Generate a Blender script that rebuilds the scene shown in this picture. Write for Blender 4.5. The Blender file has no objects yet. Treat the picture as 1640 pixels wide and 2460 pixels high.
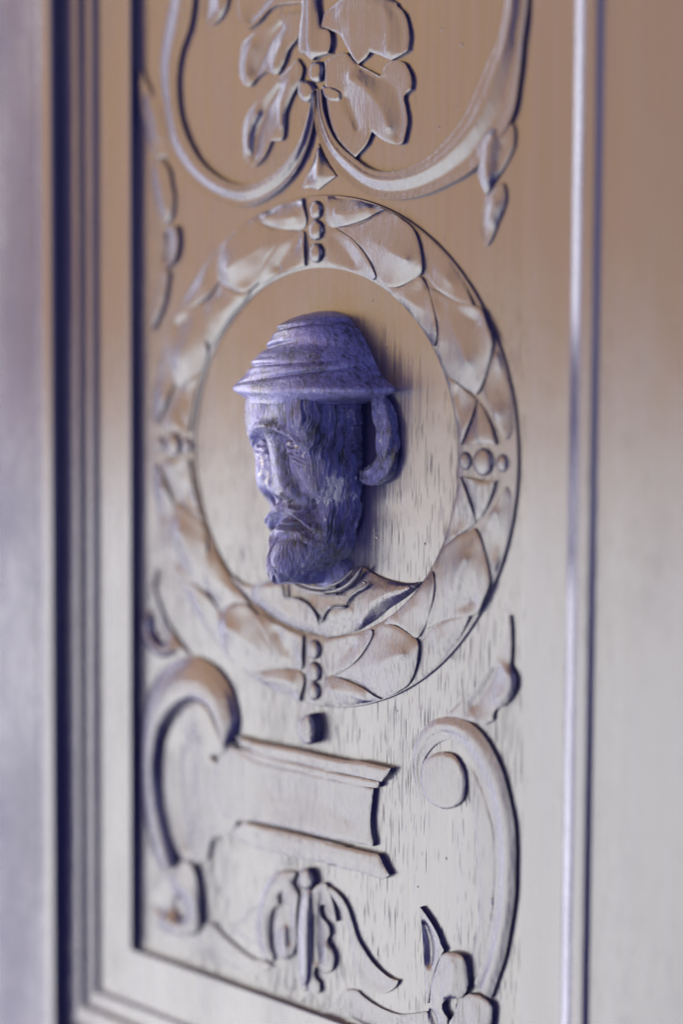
import bpy, math, random
import numpy as np
from mathutils import Vector, Matrix
from mathutils.geometry import delaunay_2d_cdt

# ------------------------------------------------------------------ camera
sc = bpy.context.scene
cd = bpy.data.cameras.new('camera'); cam = bpy.data.objects.new('camera', cd)
sc.collection.objects.link(cam); sc.camera = cam
YAW, PITCH, ROLL = 0.8272442, 0.0734497, 0.0062806
cam.location = (0.60342, -0.55492, 0.06032)
f_ = Vector((-math.sin(YAW)*math.cos(PITCH), math.cos(YAW)*math.cos(PITCH), -math.sin(PITCH)))
r_ = Vector((math.cos(YAW), math.sin(YAW), 0)); u_ = r_.cross(f_)
r2 = r_*math.cos(ROLL) + u_*math.sin(ROLL); u2 = u_*math.cos(ROLL) - r_*math.sin(ROLL)
cam.rotation_euler = Matrix((( r2.x, u2.x, -f_.x), (r2.y, u2.y, -f_.y), (r2.z, u2.z, -f_.z))).to_euler()
cd.sensor_fit = 'VERTICAL'; cd.sensor_height = 36; cd.sensor_width = 24; cd.lens = 71.85
cd.clip_start = .02; cd.clip_end = 60
cd.dof.use_dof = True; cd.dof.focus_distance = 0.800; cd.dof.aperture_fstop = 2.3; cd.dof.aperture_blades = 9
sc.view_settings.view_transform = 'Standard'; sc.view_settings.look = 'None'
sc.view_settings.exposure = 0; sc.view_settings.gamma = 1; sc.view_settings.use_curve_mapping = False

# ------------------------------------------------------------------ light
w = bpy.data.worlds.new('World'); sc.world = w; w.use_nodes = True
w.node_tree.nodes['Background'].inputs[0].default_value = (.25, .25, 1, 1)
w.node_tree.nodes['Background'].inputs[1].default_value = .15

def lamp(name, az, z0, z1, dist, width, col, rad, centre=(0, 0)):
    """a tall soft light: az = degrees left of the door's normal, z0..z1 its bottom and top"""
    l = bpy.data.lights.new(name, 'AREA'); l.shape = 'RECTANGLE'
    l.size = width; l.size_y = z1 - z0; l.color = col
    l.energy = rad*math.pi*width*(z1 - z0)
    o = bpy.data.objects.new(name, l); sc.collection.objects.link(o)
    a = math.radians(az)
    o.location = (centre[0] - math.sin(a)*dist, centre[1] - math.cos(a)*dist, (z0+z1)/2)
    d = Vector((math.sin(a), math.cos(a), 0))
    o.rotation_euler = d.to_track_quat('-Z', 'Y').to_euler()
    return o
lamp('pale_window_light', 33, -1.75, -.040, 1.5, 1.6, (1, .98, .88), 10.6)
lamp('tan_wall_light', 33, -.038, 1.1, 1.5, 1.6, (1, .63, .20), 5.7)
lamp('side_window_light', 90, -1.4, 1.3, 1.5, 1.3, (.88, .84, 1), 3.2)
lamp('sky_window_light', -38, -.3, 1.3, 1.9, 1.3, (.55, .58, 1), 2.6)
lamp('far_side_light', 116, -.9, 1.1, 1.6, 1.2, (.84, .82, 1), 5.0)
lamp('bright_slit_light', 84, -1.3, 1.3, 1.45, .34, (.93, .94, 1), 9.0)
lamp('right_glint_light', -74, -.25, .55, 1.6, .55, (.80, .84, 1), 9)  # added lamp: raises glints on the head and lifts right-facing walls

# ------------------------------------------------------------------ materials
def wood(name, base, rough=.2, grain=1., flake=0., pores=1., spec=.5, glint_wear=0., hatch=0.):
    m = bpy.data.materials.new(name); m.use_nodes = True
    N = m.node_tree.nodes; K = m.node_tree.links; p = N['Principled BSDF']
    def n(t, **k):
        x = N.new(t)
        for a, b in k.items(): setattr(x, a, b)
        return x
    def mp(s):
        x = n('ShaderNodeMapping'); x.inputs['Scale'].default_value = s; K.new(tc.outputs['Object'], x.inputs[0]); return x
    tc = n('ShaderNodeTexCoord')
    # long soft streaks of the grain
    g1 = n('ShaderNodeTexNoise'); g1.inputs['Scale'].default_value = 1; g1.inputs['Detail'].default_value = 5; g1.inputs['Roughness'].default_value = .6
    K.new(mp((330, 330, 9)).outputs[0], g1.inputs[0])
    g2 = n('ShaderNodeTexNoise'); g2.inputs['Scale'].default_value = 1; g2.inputs['Detail'].default_value = 3
    K.new(mp((900, 900, 60)).outputs[0], g2.inputs[0])
    # low waviness left by the carver's tools
    g3 = n('ShaderNodeTexNoise'); g3.inputs['Scale'].default_value = 1; g3.inputs['Detail'].default_value = 2
    K.new(mp((90, 90, 60)).outputs[0], g3.inputs[0])
    # open pores: short dark dashes along the grain
    pv = n('ShaderNodeTexNoise'); pv.inputs['Scale'].default_value = 1; pv.inputs['Detail'].default_value = 1.5
    K.new(mp((1800, 1800, 72)).outputs[0], pv.inputs[0])
    pm = n('ShaderNodeTexNoise'); pm.inputs['Scale'].default_value = 1; pm.inputs['Detail'].default_value = 1
    K.new(mp((22, 22, 9)).outputs[0], pm.inputs[0])
    ad = n('ShaderNodeMath', operation='MULTIPLY_ADD'); K.new(pm.outputs[0], ad.inputs[0]); ad.inputs[1].default_value = .34; K.new(pv.outputs[0], ad.inputs[2])
    sx = n('ShaderNodeSeparateXYZ'); K.new(tc.outputs['Object'], sx.inputs[0])
    zr = n('ShaderNodeMapRange'); K.new(sx.outputs[2], zr.inputs[0]); zr.inputs[1].default_value = -.02; zr.inputs[2].default_value = .08; zr.inputs[3].default_value = .02; zr.inputs[4].default_value = -.07
    a2 = n('ShaderNodeMath', operation='ADD'); K.new(ad.outputs[0], a2.inputs[0]); K.new(zr.outputs[0], a2.inputs[1]); ad = a2
    pr = n('ShaderNodeMapRange'); K.new(ad.outputs[0], pr.inputs[0])
    pr.inputs[1].default_value = .815; pr.inputs[2].default_value = .87; pr.inputs[3].default_value = 0; pr.inputs[4].default_value = pores
    cm = n('ShaderNodeMix', data_type='RGBA'); K.new(pr.outputs[0], cm.inputs[0])
    cm.inputs[6].default_value = (*base, 1); cm.inputs[7].default_value = (base[0]*.5, base[1]*.5, base[2]*.5, 1)
    # slight unevenness of the stain
    cn = n('ShaderNodeMix', data_type='RGBA', blend_type='MULTIPLY'); cn.inputs[0].default_value = .55
    K.new(cm.outputs[2], cn.inputs[6]); rr = n('ShaderNodeMapRange'); K.new(g1.outputs[0], rr.inputs[0])
    rr.inputs[1].default_value = .3; rr.inputs[2].default_value = .7; rr.inputs[3].default_value = .6; rr.inputs[4].default_value = 1.3
    K.new(rr.outputs[0], cn.inputs[7]); colour = cn.outputs[2]
    if glint_wear:
        # pale flecks paint sparkling glints into the worn colour, with darker mottling
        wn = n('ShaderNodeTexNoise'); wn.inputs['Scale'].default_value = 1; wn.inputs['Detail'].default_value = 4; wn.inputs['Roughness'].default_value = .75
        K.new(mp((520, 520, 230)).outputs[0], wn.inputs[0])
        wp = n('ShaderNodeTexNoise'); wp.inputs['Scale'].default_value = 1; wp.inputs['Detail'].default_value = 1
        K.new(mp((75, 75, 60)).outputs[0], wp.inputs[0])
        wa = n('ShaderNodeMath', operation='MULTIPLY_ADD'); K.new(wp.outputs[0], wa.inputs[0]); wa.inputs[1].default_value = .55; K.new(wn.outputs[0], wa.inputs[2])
        if glint_wear > .5:      # a pale patch set on the cheek
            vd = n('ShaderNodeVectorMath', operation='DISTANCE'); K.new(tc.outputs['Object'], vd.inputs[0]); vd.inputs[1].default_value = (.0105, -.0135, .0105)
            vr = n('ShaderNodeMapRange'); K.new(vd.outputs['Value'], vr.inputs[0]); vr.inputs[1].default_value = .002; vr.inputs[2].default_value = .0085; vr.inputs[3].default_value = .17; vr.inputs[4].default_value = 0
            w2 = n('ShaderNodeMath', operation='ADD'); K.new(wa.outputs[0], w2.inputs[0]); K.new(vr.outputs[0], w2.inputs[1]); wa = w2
        wr = n('ShaderNodeMapRange'); K.new(wa.outputs[0], wr.inputs[0]); wr.inputs[1].default_value = .90; wr.inputs[2].default_value = .98; wr.inputs[3].default_value = 0; wr.inputs[4].default_value = glint_wear
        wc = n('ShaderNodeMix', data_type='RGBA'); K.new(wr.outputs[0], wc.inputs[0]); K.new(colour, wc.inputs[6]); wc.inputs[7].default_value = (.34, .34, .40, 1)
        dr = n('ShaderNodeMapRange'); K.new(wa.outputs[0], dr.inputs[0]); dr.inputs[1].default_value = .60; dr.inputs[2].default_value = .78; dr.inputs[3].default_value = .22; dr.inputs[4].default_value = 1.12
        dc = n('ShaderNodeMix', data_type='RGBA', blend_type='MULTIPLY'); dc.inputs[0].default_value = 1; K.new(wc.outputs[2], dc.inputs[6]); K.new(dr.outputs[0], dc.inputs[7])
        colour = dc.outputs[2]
    K.new(colour, p.inputs['Base Color'])
    # roughness
    r1 = n('ShaderNodeMapRange'); K.new(g3.outputs[0], r1.inputs[0]); r1.inputs[3].default_value = rough*.8; r1.inputs[4].default_value = rough*1.3
    pq = n('ShaderNodeMapRange'); K.new(pm.outputs[0], pq.inputs[0]); pq.inputs[1].default_value = .35; pq.inputs[2].default_value = .65; pq.inputs[3].default_value = .82; pq.inputs[4].default_value = 1.3
    pw_ = n('ShaderNodeMath', operation='MULTIPLY'); K.new(r1.outputs[0], pw_.inputs[0]); K.new(pq.outputs[0], pw_.inputs[1]); r1 = pw_
    r2_ = n('ShaderNodeMath', operation='MULTIPLY_ADD'); K.new(pr.outputs[0], r2_.inputs[0]); r2_.inputs[1].default_value = .5; K.new(r1.outputs[0], r2_.inputs[2])
    K.new(r2_.outputs[0], p.inputs['Roughness'])
    p.inputs['IOR'].default_value = 1.5; p.inputs['Specular IOR Level'].default_value = spec
    # heights in metres
    def ma(a, k, c):
        x = n('ShaderNodeMath', operation='MULTIPLY_ADD'); K.new(a, x.inputs[0]); x.inputs[1].default_value = k
        if c is None: x.inputs[2].default_value = 0
        else: K.new(c, x.inputs[2])
        return x.outputs[0]
    h = ma(g1.outputs[0], .00016*grain, None)
    h = ma(g2.outputs[0], .00003*grain, h)
    h = ma(g3.outputs[0], .00016*grain, h)
    h = ma(pr.outputs[0], -.00020*pores, h)
    g4 = n('ShaderNodeTexNoise'); g4.inputs['Scale'].default_value = 2400; g4.inputs['Detail'].default_value = 2
    K.new(tc.outputs['Object'], g4.inputs[0]); h = ma(g4.outputs[0], .00004, h)
    if flake:
        fl = n('ShaderNodeTexNoise'); fl.inputs['Scale'].default_value = 1; fl.inputs['Detail'].default_value = 6; fl.inputs['Roughness'].default_value = .7
        K.new(mp((800, 800, 170)).outputs[0], fl.inputs[0]); 
        mr = n('ShaderNodeMapRange'); K.new(sx.outputs[0], mr.inputs[0]); mr.inputs[1].default_value = -.020; mr.inputs[2].default_value = .004
        mr.inputs[3].default_value = .00025*flake; mr.inputs[4].default_value = .0013*flake
        mm_ = n('ShaderNodeMath', operation='MULTIPLY_ADD'); K.new(fl.outputs[0], mm_.inputs[0]); K.new(mr.outputs[0], mm_.inputs[1]); K.new(h, mm_.inputs[2]); h = mm_.outputs[0]
    if hatch:
        q = mp((1, 1, 1)); q.inputs['Rotation'].default_value = (0, .7, 0)
        wv = n('ShaderNodeTexWave', wave_type='BANDS', bands_direction='X'); wv.inputs['Scale'].default_value = 75; wv.inputs['Distortion'].default_value = 3; wv.inputs['Detail'].default_value = 2
        wv.inputs['Detail Scale'].default_value = 40
        K.new(q.outputs[0], wv.inputs[0]); h = ma(wv.outputs[1], .00010*hatch, h)
    b = n('ShaderNodeBump'); b.inputs['Strength'].default_value = 1; b.inputs['Distance'].default_value = 1
    K.new(h, b.inputs['Height']); K.new(b.outputs[0], p.inputs['Normal'])
    return m
BLUE = (.015, .014, .046)
M_panel = wood('varnished_panel_wood', BLUE, .18, 1.0)
M_carve = wood('varnished_carved_wood', BLUE, .2, 1.1, .12, .45)
M_tablet = wood('chiselled_tablet_wood', BLUE, .22, 1.0, .1, .4, hatch=.28)
M_frame = wood('varnished_frame_wood', BLUE, .18, .7, 0, .3)
M_bust = wood('lit_worn_wood', (.060, .062, .195), .24, 1.2, 2.4, .8, glint_wear=.8)  # brighter blue base and pale flecks stand in for light on the head
M_cap = wood('smooth_carved_wood', (.072, .074, .215), .25, .8, .8, .5, glint_wear=.35)  # brighter base colour carries the light falling on the cap

# ------------------------------------------------------------------ helpers
root = bpy.data.objects.new('carved_wood_panel', None); sc.collection.objects.link(root)
root.location = (0, 0, -.34)
root['label'] = 'tall framed wooden panel carved with a bearded head in a round leaf wreath between scrolls'
root['category'] = 'carved panel'
ROOTINV = Matrix.Translation((0, 0, .34))

def link(name, verts, faces, mat, parent=None, smooth=True, sharp=35):
    """verts are (u, v, height) in millimetres on the door's face"""
    me = bpy.data.meshes.new(name)
    V = [(a/1000, -c/1000, b/1000) for a, b, c in verts]
    me.from_pydata(V, [], [tuple(f) for f in faces]); me.materials.append(mat)
    me.update()
    if smooth:
        me.polygons.foreach_set('use_smooth', [True]*len(me.polygons))
        me.set_sharp_from_angle(angle=math.radians(sharp))
    o = bpy.data.objects.new(name, me); sc.collection.objects.link(o)
    o.parent = parent or root
    if parent is None: o.matrix_parent_inverse = ROOTINV
    return o

def catmull(p, step=.9):
    """rounded curve through the points (u, v, h)"""
    p = [np.array(q, float) for q in p]
    if len(p) < 2: return p
    if len(p) < 3:
        n = max(1, int(np.linalg.norm((p[1]-p[0])[:2])/step)); return [p[0]+(p[1]-p[0])*i/n for i in range(n+1)]
    P = [2*p[0]-p[1]] + p + [2*p[-1]-p[-2]]; out = []
    for i in range(1, len(P)-2):
        a, b, c, d = P[i-1:i+3]
        n = max(1, int(np.linalg.norm((c-b)[:2])/step))
        t0 = 0; t1 = max(1e-3, np.linalg.norm((b-a)[:2]))**.5; t2 = t1+max(1e-3, np.linalg.norm((c-b)[:2]))**.5; t3 = t2+max(1e-3, np.linalg.norm((d-c)[:2]))**.5
        for k in range(n):
            t = t1+(t2-t1)*k/n
            A1 = (t1-t)/(t1-t0)*a+(t-t0)/(t1-t0)*b; A2 = (t2-t)/(t2-t1)*b+(t-t1)/(t2-t1)*c; A3 = (t3-t)/(t3-t2)*c+(t-t2)/(t3-t2)*d
            B1 = (t2-t)/(t2-t0)*A1+(t-t0)/(t2-t0)*A2; B2 = (t3-t)/(t3-t1)*A2+(t-t1)/(t3-t1)*A3
            out.append((t2-t)/(t2-t1)*B1+(t-t1)/(t2-t1)*B2)
    out.append(p[-1]); return out

def inside(px, py, poly):
    c = np.zeros(px.shape, bool); n = len(poly)
    x, y = poly[:, 0], poly[:, 1]; j = n-1
    for i in range(n):
        if y[i] != y[j]:
            c ^= ((y[i] > py) != (y[j] > py)) & (px < (x[j]-x[i])*(py-y[i])/(y[j]-y[i])+x[i])
        j = i
    return c

def noise2(u, v, s, seed=0):
    r = np.random.RandomState(seed); o = np.zeros_like(u)
    for i in range(7):
        a = r.uniform(0, 6.28); f = s*r.uniform(.6, 1.8)
        o += np.sin((u*math.cos(a)+v*math.sin(a))*f+r.uniform(0, 6.28))
    return o/7

def relief(name, segs, lines, mat, parent=None, dome=0., cell=.75, rim=.22, rough=.09, foot=-.6, seed=1):
    """a carved shape: its outline and ridge or valley lines carry heights, the surface stretches between them"""
    poly = []
    for s in segs:
        c = catmull(s)
        poly += c[:-1] if len(c) > 1 else c
    poly = np.array(poly)
    # drop near-duplicate points
    keep = [0]
    for i in range(1, len(poly)):
        if np.hypot(*(poly[i]-poly[keep[-1]])[:2]) > .25: keep.append(i)
    if np.hypot(*(poly[keep[-1]]-poly[0])[:2]) < .25: keep.pop()
    poly = poly[keep]
    br = [np.array(catmull(l[0] if isinstance(l[0], list) else l)) for l in lines]
    u0, v0 = poly[:, :2].min(0)-2; u1, v1 = poly[:, :2].max(0)+2
    nu, nv = int((u1-u0)/cell)+1, int((v1-v0)/cell)+1
    U, V = np.meshgrid(u0+np.arange(nu)*cell, v0+np.arange(nv)*cell)
    ins = inside(U, V, poly[:, :2])
    fix = np.vstack([poly]+br)
    H = np.full(U.shape, poly[:, 2].mean()); F = np.zeros(U.shape, bool)
    # distance to outline
    pu, pv = U[ins], V[ins]
    if len(pu) == 0: return None
    d2 = ((pu[:, None]-poly[None, :, 0])**2+(pv[:, None]-poly[None, :, 1])**2)
    dist = np.sqrt(d2.min(1)); D = np.zeros(U.shape); D[ins] = dist
    allp = fix
    w_ = 1/(((pu[:, None]-allp[None, :, 0])**2+(pv[:, None]-allp[None, :, 1])**2)+.05)**1.5
    H[ins] = (w_*allp[None, :, 2]).sum(1)/w_.sum(1)
    near = ins.copy(); near[ins] = dist < cell*.75; F |= near | ~ins
    # cells outside take the nearest outline height
    ou, ov = U[~ins], V[~ins]
    k = ((ou[:, None]-poly[None, :, 0])**2+(ov[:, None]-poly[None, :, 1])**2).argmin(1); H[~ins] = poly[k, 2]
    for l in br:
        iu = np.clip(((l[:, 0]-u0)/cell+.5).astype(int), 0, nu-1); iv = np.clip(((l[:, 1]-v0)/cell+.5).astype(int), 0, nv-1)
        H[iv, iu] = l[:, 2]; F[iv, iu] = True
    for it in range(90):
        A = H.copy(); A[1:-1, 1:-1] = (H[2:, 1:-1]+H[:-2, 1:-1]+H[1:-1, 2:]+H[1:-1, :-2])/4
        H = np.where(F, H, A)
    for it in range(2):
        A = H.copy(); A[1:-1, 1:-1] = (H[2:, 1:-1]+H[:-2, 1:-1]+H[1:-1, 2:]+H[1:-1, :-2]+2*H[1:-1, 1:-1])/6
        H = np.where(ins, A, H)
    if dome:
        dm = D.max(); H = H+dome*np.sqrt(np.clip(1-(1-D/dm)**2, 0, 1))
    H = H - rim*np.exp(-(D/.8)**2)
    H = H + rough*noise2(U, V, .45, seed)
    ok = ins & (D > cell*.55)
    inner = [(float(a), float(b)) for a, b in zip(U[ok], V[ok])]; hin = H[ok]
    n = len(poly)
    # outline is lowered a little too: a softened arris
    pts = [Vector((float(a), float(b))) for a, b in poly[:, :2]]+[Vector(q) for q in inner]
    vo, eo, fo, ov_, oe_, of_ = delaunay_2d_cdt(pts, [(i, (i+1) % n) for i in range(n)], [], 2, 1e-4)
    hs = list(poly[:, 2]-rim*1.3+rough*noise2(poly[:, 0], poly[:, 1], .45, seed))+list(hin)
    verts = []
    for i, q in enumerate(vo):
        src = ov_[i]; hh = hs[src[0]] if src else float(poly[:, 2].mean())
        verts.append((q.x, q.y, hh))
    faces = []
    cen = np.array([[sum(vo[i].x for i in f)/3, sum(vo[i].y for i in f)/3] for f in fo])
    good = inside(cen[:, 0], cen[:, 1], poly[:, :2])
    for f, g in zip(fo, good):
        if g: faces.append(tuple(f))
    # counter-clockwise in (u, v) faces outwards
    out = []
    for f in faces:
        a, b, c = [vo[i] for i in f[:3]]
        out.append(f if (b-a).cross(c-a) > 0 else f[::-1])
    area = .5*sum(poly[i-1, 0]*poly[i, 1]-poly[i, 0]*poly[i-1, 1] for i in range(n))
    cu = poly[:, :2].mean(0); base = len(verts)
    nrm = []
    for i in range(n):
        t = poly[(i+1) % n, :2]-poly[i-1, :2]; t = t/(np.hypot(*t)+1e-9); nn = np.array([t[1], -t[0]])*(1 if area > 0 else -1); nrm.append(nn)
    for i in range(n):
        verts.append((poly[i, 0], poly[i, 1], hs[i]))
    for i in range(n):
        verts.append((poly[i, 0]+nrm[i][0]*.12, poly[i, 1]+nrm[i][1]*.12, foot))
    for i in range(n):
        j = (i+1) % n
        q = (base+i, base+n+i, base+n+j, base+j)
        out.append(q if area > 0 else q[::-1])
    return link(name, verts, out, mat, parent)

def resample(c, n):
    c = np.array(c); d = np.r_[0, np.cumsum(np.hypot(*(np.diff(c[:, :2], axis=0).T)))]
    t = np.linspace(0, d[-1], n); return np.stack([np.interp(t, d, c[:, k]) for k in range(3)], 1)

def ribbon(name, ins_, outs, prof, mat, parent=None, foot=-.6, m=26, rough=.08, seed=3, ramp=None):
    a = catmull([q for s in ins_ for q in s]); b = catmull([q for s in outs for q in s])
    n = max(len(a), len(b))+20
    # pair the two edges by nearest progress
    A, B = resample(a, n), resample(b, n)
    ws = np.linspace(0, 1, m); hp = np.interp(ws, [q[0] for q in prof], [q[1] for q in prof])
    hp = np.convolve(np.r_[hp[0], hp[0], hp, hp[-1], hp[-1]], np.array([1, 2, 3, 2, 1])/9, 'valid')
    verts = []; faces = []
    for i in range(n):
        for j in range(m):
            q = A[i]*(1-ws[j])+B[i]*ws[j]
            k_ = 1 if ramp is None else min(1, ramp[0]+(1-ramp[0])*(i/n)/ramp[1])
            verts.append([q[0], q[1], hp[j]*k_])
    va = np.array(verts); va[:, 2] += rough*noise2(va[:, 0], va[:, 1], .35, seed)
    va[:, 2] += .06*noise2(va[:, 0], va[:, 1], 1.6, seed+5)
    verts = [tuple(q) for q in va]
    flip = None
    for i in range(n-1):
        for j in range(m-1):
            faces.append((i*m+j, (i+1)*m+j, (i+1)*m+j+1, i*m+j+1))
    ring = [i*m+m-1 for i in range(n)]+[(n-1)*m+j for j in range(m-2, -1, -1)]+[i*m for i in range(n-2, -1, -1)]+[j for j in range(1, m-1)]
    base = len(verts); k = len(ring)
    for i in ring: verts.append(verts[i])
    for i in ring: verts.append((verts[i][0], verts[i][1], foot))
    P = np.array([verts[i] for i in ring]); area = .5*sum(P[i-1, 0]*P[i, 1]-P[i, 0]*P[i-1, 1] for i in range(k))
    for i in range(k):
        j = (i+1) % k; q = (base+i, base+k+i, base+k+j, base+j); faces.append(q if area > 0 else q[::-1])
    # orient the top
    f = faces[(n//2)*(m-1)+m//2]; a_, b_, c_ = [np.array(verts[i][:2]) for i in f[:3]]
    if np.cross(b_-a_, c_-a_) < 0:
        nt = (n-1)*(m-1); faces = [q[::-1] for q in faces[:nt]]+faces[nt:]
    return link(name, verts, faces, mat, parent)

def tube(name, pts, r, mat, parent=None, strand=0):
    c = np.array(catmull(pts, .7)); verts = []; faces = []; k = 30 if strand else 10
    for i, q in enumerate(c):
        t = c[min(i+1, len(c)-1)]-c[max(i-1, 0)]; t = t/np.linalg.norm(t)
        up = np.array([0, 0, 1.]); s = np.cross(t, up); s /= np.linalg.norm(s); up = np.cross(s, t)
        rr = r*(min(1, .35+min(i, len(c)-1-i)*.2))
        for j in range(k):
            a = 2*math.pi*j/k
            if strand:
                rr = r*min(1, .62+min(i, len(c)-1-i)*.05)*(1+strand*(abs(math.sin(2.5*a+i*.10+.6*math.sin(i*.21)))-.6)+.05*math.sin(i*.5+a*2))
            verts.append(tuple(q+rr*(math.cos(a)*s+math.sin(a)*up)))
    for i in range(len(c)-1):
        for j in range(k):
            faces.append((i*k+j, i*k+(j+1) % k, (i+1)*k+(j+1) % k, (i+1)*k+j))
    faces.append(tuple(range(k))[::-1]); faces.append(tuple((len(c)-1)*k+j for j in range(k)))
    return link(name, verts, faces, mat, parent)

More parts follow.
